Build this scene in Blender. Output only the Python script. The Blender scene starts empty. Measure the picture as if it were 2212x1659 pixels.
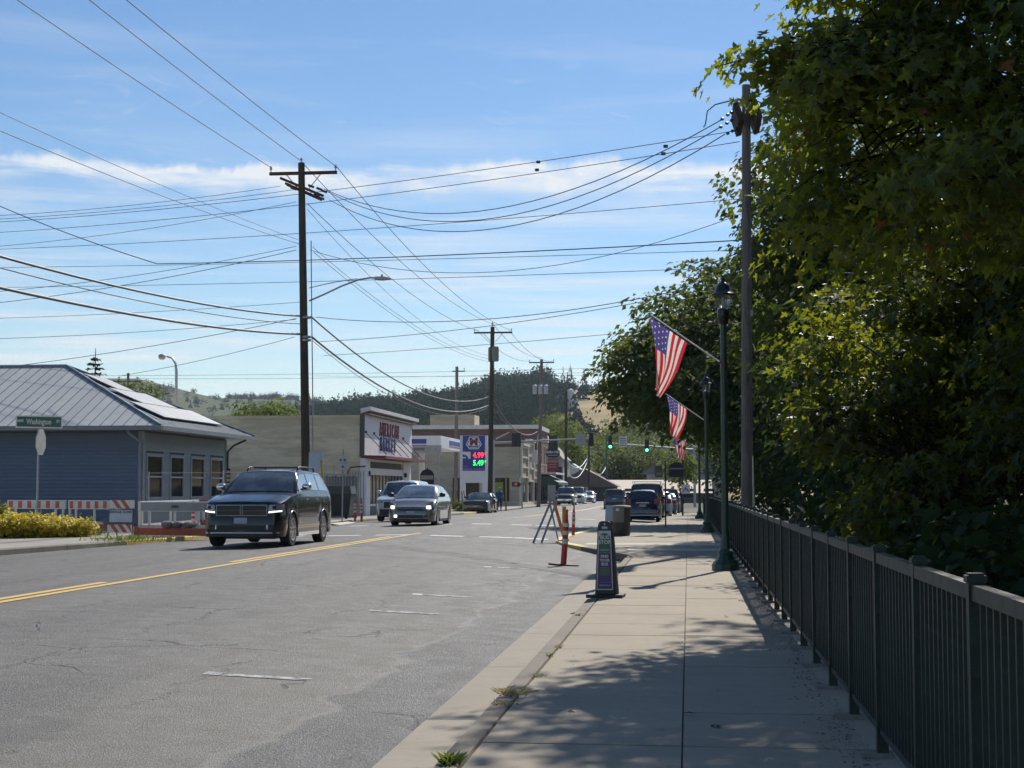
import bpy, bmesh, math, random
import numpy as np
from mathutils import Vector, Matrix, noise as mnoise
R = math.radians
random.seed(7); rng = np.random.default_rng(7)
scn = bpy.context.scene
COL = scn.collection

# ------------------------------------------------------------------ camera
CAM = Vector((0.0, 0.0, 1.40))
YAW, PITCH, FPX = R(6.52), R(3.90), 3323.0        # focal length in pixels of a 2212 x 1659 survey grid
cd = bpy.data.cameras.new('camera'); cam = bpy.data.objects.new('camera', cd); COL.objects.link(cam)
cd.sensor_fit = 'HORIZONTAL'; cd.sensor_width = 36.0; cd.lens = 36.0 * FPX / 2212.0
cd.clip_start = 0.1; cd.clip_end = 9000
cam.location = CAM; cam.rotation_euler = (R(90) + PITCH, 0, YAW)
scn.camera = cam
# ------------------------------------------------------------------ sky and sun
SUN_EL, SUN_AZ = R(43.0), R(14.5)                 # azimuth measured from +Y towards +X
wd = bpy.data.worlds.new('World'); scn.world = wd; wd.use_nodes = True
def build_world():
    nt = wd.node_tree; N = nt.nodes; L = nt.links; N.clear()
    out = N.new('ShaderNodeOutputWorld'); bg = N.new('ShaderNodeBackground'); bg.inputs[1].default_value = 0.09
    sky = N.new('ShaderNodeTexSky'); sky.sky_type = 'NISHITA'; sky.sun_disc = False
    sky.sun_elevation = SUN_EL; sky.sun_rotation = SUN_AZ; sky.altitude = 50; sky.air_density = 1.0; sky.dust_density = 0.1; sky.ozone_density = 2.2
    tc = N.new('ShaderNodeTexCoord'); sp = N.new('ShaderNodeSeparateXYZ'); L.new(tc.outputs['Generated'], sp.inputs[0])
    def m(op, a, b=None, c=None):
        n = N.new('ShaderNodeMath'); n.operation = op
        for i, q in enumerate((a, b, c)):
            if q is None: continue
            if isinstance(q, (int, float)): n.inputs[i].default_value = q
            else: L.new(q, n.inputs[i])
        return n.outputs[0]
    def ss(v, lo, hi):
        n = N.new('ShaderNodeMapRange'); n.interpolation_type = 'SMOOTHSTEP'; n.inputs[1].default_value = lo; n.inputs[2].default_value = hi
        L.new(v, n.inputs[0]); return n.outputs[0]
    def nz(sx, sy, sz, scale, det=6, rough=.6, dist=0.0, off=0.0):
        cx = N.new('ShaderNodeCombineXYZ'); L.new(m('MULTIPLY', az, sx), cx.inputs[0]); L.new(m('MULTIPLY', el, sy), cx.inputs[1]); cx.inputs[2].default_value = off
        t = N.new('ShaderNodeTexNoise'); t.inputs['Scale'].default_value = scale; t.inputs['Detail'].default_value = det; t.inputs['Roughness'].default_value = rough; t.inputs['Distortion'].default_value = dist
        L.new(cx.outputs[0], t.inputs['Vector']); return t.outputs[0]
    az = m('ARCTAN2', sp.outputs[0], sp.outputs[1]); el = sp.outputs[2]
    # one long bank of cloud low over the horizon, its upper edge lumpy, its lower edge soft
    lump = nz(1, .5, 0, 22, 5, .62); wob = nz(1, 0, 0, 2.2, 2, .5, off=3.1)
    top = m('ADD', m('ADD', .179, m('MULTIPLY', wob, .034)), m('MULTIPLY', lump, .030))
    d = m('SUBTRACT', top, el)
    band = m('MULTIPLY', ss(d, 0.0, .007), m('SUBTRACT', 1.0, ss(d, .008, .027)))
    band = m('MULTIPLY', band, ss(nz(1, 6, 0, 9, 6, .6, .3, 1.7), .34, .62))
    band = m('MULTIPLY', band, ss(m('SUBTRACT', 1.0, m('ABSOLUTE', m('MULTIPLY', m('SINE', m('ADD', az, .15)), .55))), .45, .9))
    # thin streaked cirrus, denser towards the horizon
    st = ss(nz(1.2, 11, 0, 3.2, 8, .62, .5, 5.0), .44, .72)
    st2 = ss(nz(.8, 24, 0, 4.2, 6, .6, .25, 9.0), .46, .70)
    low = m('SUBTRACT', 1.0, ss(el, .06, .26))
    cir = m('ADD', m('MULTIPLY', st, m('ADD', .14, m('MULTIPLY', low, .50))), m('MULTIPLY', st2, m('MULTIPLY', low, .74)))
    wisp = m('MULTIPLY', ss(nz(2, 5, 0, 9, 9, .68, 1.6, 14.0), .57, .80), m('MULTIPLY', ss(el, .16, .2), m('SUBTRACT', 1.0, ss(el, .22, .30))))
    cov = m('MINIMUM', m('ADD', m('ADD', m('MULTIPLY', band, .95), cir), m('MULTIPLY', wisp, .5)), .92)
    mx = N.new('ShaderNodeMix'); mx.data_type = 'RGBA'; L.new(cov, mx.inputs[0]); L.new(sky.outputs[0], mx.inputs[6]); mx.inputs[7].default_value = (8.3, 8.5, 8.7, 1)
    hs = N.new('ShaderNodeHueSaturation'); hs.inputs['Saturation'].default_value = 1.19; hs.inputs['Hue'].default_value = .503; L.new(mx.outputs[2], hs.inputs['Color'])
    L.new(hs.outputs[0], bg.inputs[0]); L.new(bg.outputs[0], out.inputs[0])
build_world()
sd = bpy.data.lights.new('sun', 'SUN'); sd.energy = 4.6; sd.angle = R(0.53); sd.color = (1.0, .955, .88)
sun = bpy.data.objects.new('sun', sd); COL.objects.link(sun)
SDIR = Vector((math.sin(SUN_AZ) * math.cos(SUN_EL), math.cos(SUN_AZ) * math.cos(SUN_EL), math.sin(SUN_EL)))
sun.rotation_euler = SDIR.to_track_quat('Z', 'Y').to_euler(); sun.location = (30, 60, 60)
vs = scn.view_settings; vs.view_transform = 'Standard'; vs.look = 'None'; vs.exposure = 0.26; vs.gamma = 1.0; vs.use_curve_mapping = False
scn.render.engine = 'CYCLES'; scn.cycles.use_denoising = True
scn.cycles.max_bounces = 7; scn.cycles.diffuse_bounces = 4; scn.cycles.glossy_bounces = 3; scn.cycles.volume_bounces = 0; scn.cycles.use_adaptive_sampling = True; scn.cycles.adaptive_threshold = 0.025; scn.cycles.transparent_max_bounces = 12; scn.cycles.sample_clamp_indirect = 6.0

# ------------------------------------------------------------------ survey helper: a pixel of the survey grid seen at road distance y -> world point
_F = Vector((-math.sin(YAW) * math.cos(PITCH), math.cos(YAW) * math.cos(PITCH), math.sin(PITCH)))
_Rt = Vector((math.cos(YAW), math.sin(YAW), 0)); _Up = _Rt.cross(_F)
def at(px, py, y):
    d = _F * FPX + _Rt * (px - 1106.0) + _Up * (829.5 - py)
    return CAM + d * (y / d.y)
def ss01(a, b, t):
    t = max(0.0, min(1.0, (t - a) / (b - a))); return t * t * (3 - 2 * t)
def fall(y): return -0.32 * ss01(55, 125, y)          # the street dips a little beyond the crossing
def lerpl(t, pts):
    if t <= pts[0][0]: return pts[0][1]
    for (a, u), (b, v) in zip(pts, pts[1:]):
        if t <= b: return u + (v - u) * (t - a) / (b - a)
    return pts[-1][1]
ROADX = [(-15.6, -.10), (-14.4, -.06), (-11, .04), (-8, .09), (-5, .02), (-1.73, -.13), (-1.2, -.13)]
def rz(x, y): return lerpl(x, ROADX) + fall(y)         # road surface
def lz(y): return .06 + fall(y)                        # left pavement
def sz(y): return fall(y)                              # right pavement

# ------------------------------------------------------------------ mesh helpers
class MB:
    def __init__(s): s.v = []; s.f = []; s.m = []
    def add(s, vs, fs, m=0):
        b = len(s.v); s.v += [tuple(p) for p in vs]
        for f in fs: s.f.append([b + i for i in f]); s.m.append(m)
        return s
    def box(s, x0, x1, y0, y1, z0, z1, m=0, M=None):
        vs = [Vector((x, y, z)) for z in (z0, z1) for y in (y0, y1) for x in (x0, x1)]
        if M is not None: vs = [M @ p for p in vs]
        s.add(vs, [(0, 2, 3, 1), (4, 5, 7, 6), (0, 1, 5, 4), (2, 6, 7, 3), (0, 4, 6, 2), (1, 3, 7, 5)], m); return s
    def cyl(s, p0, p1, r0, r1=None, n=10, caps=True, m=0):
        p0 = Vector(p0); p1 = Vector(p1); r1 = r0 if r1 is None else r1
        d = (p1 - p0).normalized(); a = Vector((1, 0, 0)) if abs(d.x) < .9 else Vector((0, 1, 0))
        u = d.cross(a).normalized(); w = d.cross(u)
        vs = []
        for p, r in ((p0, r0), (p1, r1)):
            for i in range(n):
                t = 2 * math.pi * i / n; vs.append(p + (u * math.cos(t) + w * math.sin(t)) * r)
        fs = [(i, i + n, (i + 1) % n + n, (i + 1) % n) for i in range(n)]
        if caps: fs += [tuple(range(n)), tuple(range(2 * n - 1, n - 1, -1))]
        s.add(vs, fs, m); return s
    def tube(s, pts, r, n=6, m=0):
        pts = [Vector(p) for p in pts]; rs = r if isinstance(r, (list, tuple)) else [r] * len(pts)
        vs = []; up = None
        for i, p in enumerate(pts):
            d = (pts[min(i + 1, len(pts) - 1)] - pts[max(i - 1, 0)]).normalized()
            if up is None: up = Vector((0, 0, 1)) if abs(d.z) < .9 else Vector((1, 0, 0))
            u = d.cross(up).normalized(); w = u.cross(d); up = w
            for k in range(n):
                t = 2 * math.pi * k / n; vs.append(p + (u * math.cos(t) + w * math.sin(t)) * rs[i])
        fs = []
        for i in range(len(pts) - 1):
            for k in range(n): fs.append((i * n + k, i * n + (k + 1) % n, (i + 1) * n + (k + 1) % n, (i + 1) * n + k))
        fs += [tuple(range(n - 1, -1, -1)), tuple(range((len(pts) - 1) * n, len(pts) * n))]
        s.add(vs, fs, m); return s
    def lathe(s, prof, n=14, c=(0, 0, 0), m=0):
        vs = [(c[0] + r * math.cos(2 * math.pi * k / n), c[1] + r * math.sin(2 * math.pi * k / n), c[2] + z) for r, z in prof for k in range(n)]
        fs = [(i * n + k, i * n + (k + 1) % n, (i + 1) * n + (k + 1) % n, (i + 1) * n + k) for i in range(len(prof) - 1) for k in range(n)]
        fs += [tuple(range(n - 1, -1, -1)), tuple(range((len(prof) - 1) * n, len(prof) * n))]
        s.add(vs, fs, m); return s
    def prism(s, poly, d0, d1, axis='z', m=0):
        n = len(poly)
        def P(a, b, d): return (a, b, d) if axis == 'z' else ((a, d, b) if axis == 'y' else (d, a, b))
        vs = [P(a, b, d0) for a, b in poly] + [P(a, b, d1) for a, b in poly]
        fs = [tuple(range(n - 1, -1, -1)), tuple(range(n, 2 * n))] + [(i, (i + 1) % n, (i + 1) % n + n, i + n) for i in range(n)]
        s.add(vs, fs, m); return s
    def grid(s, P, m=0):
        nr = len(P); nc = len(P[0])
        s.add([p for row in P for p in row], [(i * nc + j, i * nc + j + 1, (i + 1) * nc + j + 1, (i + 1) * nc + j) for i in range(nr - 1) for j in range(nc - 1)], m); return s
    def mesh(s, name, mats, smooth=False, fix=True):
        me = bpy.data.meshes.new(name); me.from_pydata(s.v, [], s.f)
        for x in (mats if isinstance(mats, (list, tuple)) else [mats]): me.materials.append(x)
        if any(s.m): me.polygons.foreach_set('material_index', s.m)
        if fix:
            bm = bmesh.new(); bm.from_mesh(me); bmesh.ops.recalc_face_normals(bm, faces=bm.faces); bm.to_mesh(me); bm.free()
        if smooth: me.polygons.foreach_set('use_smooth', [True] * len(me.polygons))
        me.update(); return me
    def build(s, name, mats, parent=None, smooth=False, fix=True, **kw):
        return link(name, s.mesh(name, mats, smooth, fix), parent, **kw)
def tag(o, label=None, cat=None, group=None, kind=None):
    if label: o['label'] = label
    if cat: o['category'] = cat
    if group: o['group'] = group
    if kind: o['kind'] = kind
    return o
def link(name, data, parent=None, loc=None, rot=None, **kw):
    o = bpy.data.objects.new(name, data); COL.objects.link(o); o.parent = parent
    if loc is not None: o.location = loc
    if rot is not None: o.rotation_euler = rot
    return tag(o, **kw)
def thing(name, label, cat, loc=(0, 0, 0), rz_=0.0, group=None):
    return link(name, None, None, loc, (0, 0, rz_), label=label, cat=cat, group=group)
KIDS = {}
def copy_tree(o, parent=None):
    c = o.copy(); COL.objects.link(c); c.parent = parent
    for ch in o.children: copy_tree(ch, c)
    return c
def bevel(o, w=.01, seg=2):
    b = o.modifiers.new('bevel', 'BEVEL'); b.width = w; b.segments = seg; b.limit_method = 'ANGLE'; b.angle_limit = R(40); return o
def sharp(o, ang=35):
    o.data.polygons.foreach_set('use_smooth', [True] * len(o.data.polygons)); o.data.set_sharp_from_angle(angle=R(ang)); return o
def text(name, body, size, parent, loc, rot, m, sx=1.0, align='CENTER', ext=.002, bold=0.0, **kw):
    c = bpy.data.curves.new(name, 'FONT'); c.body = body; c.size = size; c.align_x = align; c.align_y = 'CENTER'; c.extrude = ext; c.resolution_u = 2; c.offset = bold
    o = bpy.data.objects.new(name, c); COL.objects.link(o); bpy.context.view_layer.update()
    me = bpy.data.meshes.new_from_object(o.evaluated_get(bpy.context.evaluated_depsgraph_get())); bpy.data.objects.remove(o); me.materials.clear(); me.materials.append(m)
    o = link(name, me, parent, loc, rot, **kw); o.scale = (sx, 1, 1); return o

# ------------------------------------------------------------------ materials
class NT:
    def __init__(s, name):
        s.mat = bpy.data.materials.new(name); s.mat.use_nodes = True; s.t = s.mat.node_tree; s.N = s.t.nodes; s.L = s.t.links
        s.b = s.N['Principled BSDF']; s.out = s.N['Material Output']
    def put(s, sock, v):
        if isinstance(v, (int, float)): sock.default_value = v
        elif isinstance(v, (tuple, list)): sock.default_value = tuple(v) + ((1,) if len(v) == 3 and len(sock.default_value) == 4 else ())
        else: s.L.new(v, sock)
    def math(s, op, a, b=None, c=None):
        n = s.N.new('ShaderNodeMath'); n.operation = op
        for i, q in enumerate((a, b, c)):
            if q is not None: s.put(n.inputs[i], q)
        return n.outputs[0]
    def ss(s, v, lo, hi, a=0.0, b=1.0):
        n = s.N.new('ShaderNodeMapRange'); n.interpolation_type = 'SMOOTHSTEP'
        for i, q in enumerate((v, lo, hi, a, b)): s.put(n.inputs[i], q)
        return n.outputs[0]
    def pos(s):
        g = s.N.new('ShaderNodeNewGeometry'); return g.outputs['Position']
    def obj(s):
        g = s.N.new('ShaderNodeTexCoord'); return g.outputs['Object']
    def xyz(s, v):
        n = s.N.new('ShaderNodeSeparateXYZ'); s.L.new(v, n.inputs[0]); return n.outputs
    def scl(s, v, k):
        n = s.N.new('ShaderNodeVectorMath'); n.operation = 'MULTIPLY'; s.L.new(v, n.inputs[0]); n.inputs[1].default_value = k; return n.outputs[0]
    def noise(s, v, scale, det=4, rough=.55, dist=0.0):
        n = s.N.new('ShaderNodeTexNoise'); s.L.new(v, n.inputs['Vector']); n.inputs['Scale'].default_value = scale
        n.inputs['Detail'].default_value = det; n.inputs['Roughness'].default_value = rough; n.inputs['Distortion'].default_value = dist; return n.outputs[0]
    def vor(s, v, scale, feat='F1'):
        n = s.N.new('ShaderNodeTexVoronoi'); n.feature = feat; s.L.new(v, n.inputs['Vector']); n.inputs['Scale'].default_value = scale; return n.outputs[0]
    def mix(s, f, a, b):
        n = s.N.new('ShaderNodeMix'); n.data_type = 'RGBA'; s.put(n.inputs[0], f); s.put(n.inputs[6], a); s.put(n.inputs[7], b); return n.outputs[2]
    def rnd(s): return s.N.new('ShaderNodeObjectInfo').outputs['Random']
    def attr(s, a): n = s.N.new('ShaderNodeAttribute'); n.attribute_name = a; return n.outputs['Fac']
    def bump(s, h, st=.3, d=.02):
        n = s.N.new('ShaderNodeBump'); n.inputs['Strength'].default_value = st; n.inputs['Distance'].default_value = d; s.L.new(h, n.inputs['Height']); s.L.new(n.outputs[0], s.b.inputs['Normal'])
    def done(s, col, rough=.7, metal=0.0, spec=.5):
        s.put(s.b.inputs['Base Color'], col); s.put(s.b.inputs['Roughness'], rough); s.put(s.b.inputs['Metallic'], metal); s.put(s.b.inputs['Specular IOR Level'], spec); return s.mat
def mulc(c, k): return tuple(min(1, x * k) for x in c[:3])
MAT = {}
def mat(name, col, rough=.6, metal=0.0, var=.12, scale=3.0, bump=0.0, bscale=40, spec=.5, rand=0.0, coat=0.0, stretch=(1, 1, 1), dirt=None):
    if name in MAT: return MAT[name]
    n = NT(name); v = n.scl(n.obj(), stretch)
    a = n.noise(v, scale, 5, .6)
    c = n.mix(n.ss(a, .25, .75), mulc(col, 1 - var), mulc(col, 1 + var))
    if rand:
        r = n.rnd(); c = n.mix(r, c, mulc(col, 1 - rand)); 
    if dirt: c = n.mix(n.ss(n.noise(v, scale * 2.3, 6, .65), .5, .75, 0, dirt[1]), c, dirt[0])
    if bump: n.bump(n.noise(v, bscale, 3), bump, .01)
    if coat: n.b.inputs['Coat Weight'].default_value = coat; n.b.inputs['Coat Roughness'].default_value = .04
    MAT[name] = n.done(c, n.ss(a, .2, .8, max(.02, rough * .85), min(1, rough * 1.12)), metal, spec); return MAT[name]
def emit(name, col, st):
    n = NT(name); n.b.inputs['Emission Color'].default_value = (*col, 1); n.b.inputs['Emission Strength'].default_value = st; return n.done(mulc(col, .4), .3)

# ================================================================== materials of the setting
def road_mat():
    n = NT('asphalt'); p = n.pos(); X, Y, Z = n.xyz(p)
    big = n.noise(n.scl(p, (1, .22, 1)), .55, 5, .6, .4); mid = n.noise(p, 3.2, 5, .65); agg = n.noise(p, 62, 3, .75); vo = n.vor(p, 85)
    c = n.mix(n.ss(big, .34, .66), (.047, .0425, .036), (.088, .079, .067))
    c = n.mix(n.ss(mid, .35, .7, 0, .55), c, (.080, .071, .055))
    # lighter wheel tracks along the lanes
    wv = n.math('SINE', n.math('MULTIPLY', n.math('ADD', X, n.math('MULTIPLY', big, .5)), 3.4)); c = n.mix(n.ss(wv, .1, 1, 0, .32), c, (.112, .102, .088))
    # olive grey wear next to the newer strip along the gutter
    ed = n.math('ADD', X, n.math('MULTIPLY', n.math('SUBTRACT', n.noise(n.scl(p, (1, .9, 1)), .9, 3, .5, .3), .5), .9))
    ol = n.math('MULTIPLY', n.ss(ed, -4.6, -3.1), n.ss(Y, 24, 12)); c = n.mix(n.math('MULTIPLY', ol, .85), c, (.116, .106, .080))
    strip = n.ss(ed, -2.52, -2.47); c = n.mix(n.math('MULTIPLY', strip, .92), c, n.mix(n.ss(mid, .3, .7), (.040, .0375, .0365), (.058, .0545, .053)))
    spk = n.ss(agg, .47, .62); c = n.mix(n.math('MULTIPLY', spk, .68), c, (.27, .245, .212))
    c = n.mix(n.ss(vo, .0, .35, .55, 0), c, (.045, .045, .046))
    rim = n.math('MULTIPLY', n.ss(ed, -2.56, -2.51), n.ss(ed, -2.42, -2.48)); c = n.mix(n.math('MULTIPLY', rim, .55), c, (.19, .178, .15))
    # cracks
    wob = n.noise(p, 1.3, 4, .65); crs = None
    for cx, w, ph in ((-5.25, .020, .8), (-6.9, .016, 2.4), (-3.7, .013, 4.4), (-9.6, .016, 1.1)):
        u = n.math('ADD', n.math('SUBTRACT', X, cx), n.math('MULTIPLY', n.math('SUBTRACT', n.noise(n.scl(p, (.3, 1, 1)), 1.1 + ph * .07, 6, .72), .5), 1.1))
        k = n.math('MULTIPLY', n.ss(n.math('ABSOLUTE', u), w, w * .35), n.ss(n.noise(n.scl(p, (1, .35, 1)), .8 + ph * .1, 2), .46, .56)); crs = k if crs is None else n.math('MAXIMUM', crs, k)
    pv = n.N.new('ShaderNodeVectorMath'); pv.operation = 'ADD'; n.L.new(p, pv.inputs[0])
    nv = n.N.new('ShaderNodeTexNoise'); nv.inputs['Scale'].default_value = 1.7; nv.inputs['Detail'].default_value = 5; n.L.new(p, nv.inputs['Vector'])
    n.L.new(n.scl(nv.outputs['Color'], (.8, .8, 0)), pv.inputs[1])
    web = n.math('MULTIPLY', n.ss(n.vor(pv.outputs[0], .42, 'DISTANCE_TO_EDGE'), .010, .003), n.ss(n.noise(p, .5, 2), .50, .58)); crs = n.math('MAXIMUM', crs, web)
    c = n.mix(n.math('MULTIPLY', crs, .78), c, (.022, .022, .022))
    st = n.ss(n.noise(n.scl(p, (1, .35, 1)), 1.1, 3), .56, .70, 0, .45); c = n.mix(st, c, (.060, .058, .055))
    h = n.math('SUBTRACT', n.math('ADD', agg, n.math('MULTIPLY', vo, .5)), n.math('MULTIPLY', crs, .8)); n.bump(h, .85, .014)
    return n.done(c, n.ss(mid, .3, .7, .58, .74), 0, .42)
def conc_mat(name, base, dark, var=.5, rand=.25):
    n = NT(name); p = n.pos()
    a = n.noise(p, .9, 6, .65); b = n.noise(p, 7, 5, .65); g = n.noise(p, 110, 3, .7); d = n.noise(n.scl(p, (1, 2.6, 1)), 2.6, 5, .7)
    c = n.mix(n.ss(a, .3, .72, 0, var), base, dark); c = n.mix(n.ss(b, .42, .75, 0, .35), c, mulc(dark, .9)); c = n.mix(n.ss(g, .45, .7, 0, .28), c, mulc(base, 1.25))
    c = n.mix(n.ss(d, .52, .78, 0, .4), c, mulc(base, 1.18)); c = n.mix(n.math('MULTIPLY', n.rnd(), rand), c, dark)
    sp = n.ss(n.vor(p, 7), .10, .05); c = n.mix(n.math('MULTIPLY', n.math('MULTIPLY', sp, .7), n.ss(n.noise(p, 2, 2), .50, .58)), c, (.08, .072, .06)); c = n.mix(n.ss(n.noise(p, 1.7, 5, .7, .6), .60, .72, 0, .45), c, mulc(dark, .55))
    n.bump(n.math('ADD', g, n.math('MULTIPLY', b, .6)), .35, .006)
    return n.done(c, .8, 0, .35)
M_road = road_mat()
M_walk = conc_mat('pavement_concrete', (.315, .262, .190), (.215, .178, .126))
M_gutter = conc_mat('gutter_concrete', (.30, .256, .196), (.21, .178, .136), .5, .3)
M_kerb = conc_mat('kerb_concrete', (.20, .165, .125), (.125, .100, .075), .6, .35)
M_kerbl = conc_mat('old_kerb_concrete', (.26, .245, .20), (.13, .12, .09), .8, .35)
M_lot = conc_mat('lot_concrete', (.34, .315, .27), (.25, .23, .195), .6, 0)
M_joint = mat('joint_dirt', (.10, .085, .062), .95)
def paint_mat(name, col, wear=.5, under=(.10, .10, .098)):
    n = NT(name); p = n.pos(); a = n.noise(p, 9, 6, .7); b = n.noise(p, 55, 3, .7)
    w = n.ss(n.math('ADD', n.math('MULTIPLY', a, .65), n.math('MULTIPLY', b, .35)), .62 - .2 * wear, .70 - .2 * wear + .06); n.bump(b, .3, .004)
    return n.done(n.mix(w, col, under), .6)
M_yellow = paint_mat('road_paint_yellow', (.62, .40, .085), .25); M_white = paint_mat('road_paint_white', (.62, .61, .57), .35); M_faint = paint_mat('road_paint_faint', (.42, .41, .38), .95)
M_kerby = paint_mat('kerb_paint_yellow', (.66, .48, .10), .55, (.27, .25, .20))
M_earth = NT('earth'); _p = M_earth.pos(); M_earth = M_earth.done(M_earth.mix(M_earth.ss(M_earth.noise(_p, .35, 6, .65), .35, .65), (.075, .062, .040), (.055, .065, .028)), .95)

# ================================================================== ground, road, kerbs, pavements
def ground():
    xs = sorted(set([-1800, -1000, -500, -250, -120, -60, -40, -30, -24, -19.5, -16, -12, -8, -4, -1.5, 1.0, 1.45, 1.9, 2.6, 3.6, 5, 8, 12, 18, 26, 40, 70, 140, 300, 700, 1800]))
    ys = [-80, -30, -10] + list(range(0, 140, 5)) + [150, 170, 200, 240, 280, 330, 400, 520, 700, 1000, 1500, 2400]
    def z(x, y):
        b = -.42 + fall(y)
        if x > 1.0: b -= 4.2 * ss01(1.2, 7, x) * (1 - ss01(120, 160, y))
        if x > 12: b += 6.5 * ss01(12, 26, x) * (1 - ss01(120, 160, y))
        return b
    MB().grid([[(x, y, z(x, y)) for x in xs] for y in ys]).build('ground', M_earth, smooth=True, kind='structure')
ground()
def road():
    xs = [-16.2, -15, -14, -13, -11.5, -10, -9, -8, -7, -6, -5, -4, -3, -2.2, -1.73]; ys = list(range(-8, 140, 3)) + [150, 165, 180, 200, 230, 262]
    MB().grid([[(x, y, rz(x, y)) for x in xs] for y in ys]).build('road', M_road, kind='structure')
    MB().grid([[(x, y, rz(x, y)) for x in (-44, -30, -20, -16.2, -12, -8, -4, -1.7, 6, 14, 40)] for y in (262, 268, 274, 280)]).build('cross_road', M_road, kind='structure')
road()
def left_kerb_x(y): return lerpl(y, [(-8, -15.75), (20, -15.55), (33, -15.3), (38, -14.75), (42, -14.2), (47, -13.95), (58, -13.9), (63, -14.3), (70, -14.9), (262, -14.9)])
def strips():
    # right side: gutter pan, kerb, pavement slabs as separate pieces
    g = link('gutter', None, kind='structure'); k = link('kerb', None, kind='structure'); s = link('pavement', None, kind='structure')
    base = MB(); ys = list(range(-4, 110, 6)); base.grid([[(x, y, sz(y) - .014) for x in (-1.285, 1.5)] for y in ys + [140]]); base.build('pavement_bed', M_joint, s)
    base = MB(); base.grid([[(x, y, -.165 + fall(y)) for x in (-1.74, -1.29)] for y in ys]); base.build('gutter_bed', M_joint, g)
    y = -2.0
    while y < 108:
        ln = 3.05; y1 = y + ln - .012
        if not (31.5 < y < 66):
            MB().add([(-1.735, y, rz(-1.735, y) + .006), (-1.30, y, -.118 + fall(y)), (-1.30, y1, -.118 + fall(y1)), (-1.735, y1, rz(-1.735, y1) + .006)], [(0, 1, 2, 3)]).build('gutter_pan', M_gutter, g)
        if not (31.0 < y < 66):
            q = MB(); prof = [(-1.315, -.2), (-1.305, -.02), (-1.285, .003), (-1.165, .003), (-1.155, -.02), (-1.155, -.2)]
            vs = [(x, yy, zz + fall(yy)) for yy in (y, y1) for x, zz in prof]; n = len(prof)
            q.add(vs, [tuple(range(n)), tuple(range(2 * n - 1, n - 1, -1))] + [(i, i + n, i + 1 + n, i + 1) for i in range(n - 1)]); q.build('kerb_stone', M_kerb, k)
        y += ln
    y = -1.6; i = 0
    rr = random.Random(4)
    while y < 108:
        ln = 1.27; y1 = y + ln - .009
        for (x0, x1) in ((-1.143, -.048), (-.038, 1.12)):
            dz = rr.uniform(-.003, .003); q = MB()
            a, b = sz(y) + dz, sz(y1) + dz + rr.uniform(-.002, .002)
            vs = [(x0, y, a - .09), (x1, y, a - .09), (x1, y1, b - .09), (x0, y1, b - .09), (x0, y, a), (x1, y, a), (x1, y1, b), (x0, y1, b)]
            q.add(vs, [(0, 3, 2, 1), (4, 5, 6, 7), (0, 1, 5, 4), (1, 2, 6, 5), (2, 3, 7, 6), (3, 0, 4, 7)]); o = q.build('slab', M_walk, s)
        y += ln
    # kerb extension by the crossing
    out = [(-1.14, 31.8), (-1.30, 33.0), (-1.75, 34.6), (-2.6, 37.4), (-3.2, 39.6), (-3.55, 41.4), (-3.72, 44), (-3.70, 48), (-3.45, 53), (-3.0, 57.5), (-2.3, 61.5), (-1.6, 64.5), (-1.14, 66.6)]
    pl = link('kerb_extension', None, kind='structure')
    q = MB(); q.prism([(x + .16, y) for x, y in out] , -.3, -.004); q.build('paved_area', M_walk, pl)
    for j, (a, b) in enumerate(zip(out, out[1:])):
        a = Vector((*a, 0)); b = Vector((*b, 0)); d = (b - a).normalized(); nrm = Vector((-d.y, d.x, 0)) * -1
        w = nrm * .24; e = d * .008
        if nrm.x < 0: w = -w
        vs = [a + e, b - e, b - e + w, a + e + w]; q = MB()
        q.add([(v.x, v.y, -.3) for v in vs] + [(v.x, v.y, .006 + fall(v.y)) for v in vs], [(0, 3, 2, 1), (4, 5, 6, 7), (0, 1, 5, 4), (1, 2, 6, 5), (2, 3, 7, 6), (3, 0, 4, 7)])
        o = q.build('kerb_stone', M_kerby if j >= 3 and j < 9 else M_kerb, pl); bevel(o, .015, 2)
    # pale new concrete cross strips and the tactile strip of the ramp
    for y0, y1, x0, x1 in ((35.2, 36.4, -1.4, 1.1), (38.6, 40.0, -2.6, 1.1)):
        MB().box(x0, x1, y0, y1, -.05, .006).build('new_strip', mat('new_concrete', (.42, .385, .32), .8, var=.1), s)
    # left side
    lk = link('kerb', None, kind='structure'); rr = random.Random(9); y = -6.0
    while y < 262:
        ln = 3.0 if y < 60 else 6.0; q = MB(); pts = []
        for yy in (y, y + ln - .02):
            x = left_kerb_x(yy); zt = lz(yy) + rr.uniform(-.006, .006)
            pts.append([(x + .03, yy, zt - .3), (x + .012, yy, zt - .03), (x - .01, yy, zt), (x - .15, yy, zt), (x - .15, yy, zt - .3)])
        vs = pts[0] + pts[1]; q.add(vs, [(0, 1, 2, 3, 4), (9, 8, 7, 6, 5)] + [(i, i + 5, i + 6, i + 1) for i in range(4)])
        if not (59.5 < y + ln / 2 < 66): q.build('kerb_stone', M_kerby if 37 < y < 48 or 96 < y < 106 else M_kerbl, lk)
        y += ln
    q = MB(); ys = list(range(-6, 140, 4)) + [150, 170, 200, 230, 262]
    q.grid([[(x, yy, lz(yy) - .004) for x in (-60, -40, -19.6)] for yy in ys]); q.build('parking_lot', M_lot, kind='structure')
    q = MB(); q.grid([[((-19.6 if t == 0 else left_kerb_x(yy) - .145), yy, lz(yy) - .002) for t in (0, 1)] for yy in ys]); q.build('pavement', conc_mat('left_concrete', (.31, .28, .235), (.22, .198, .165), .6, 0), kind='structure')
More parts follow.
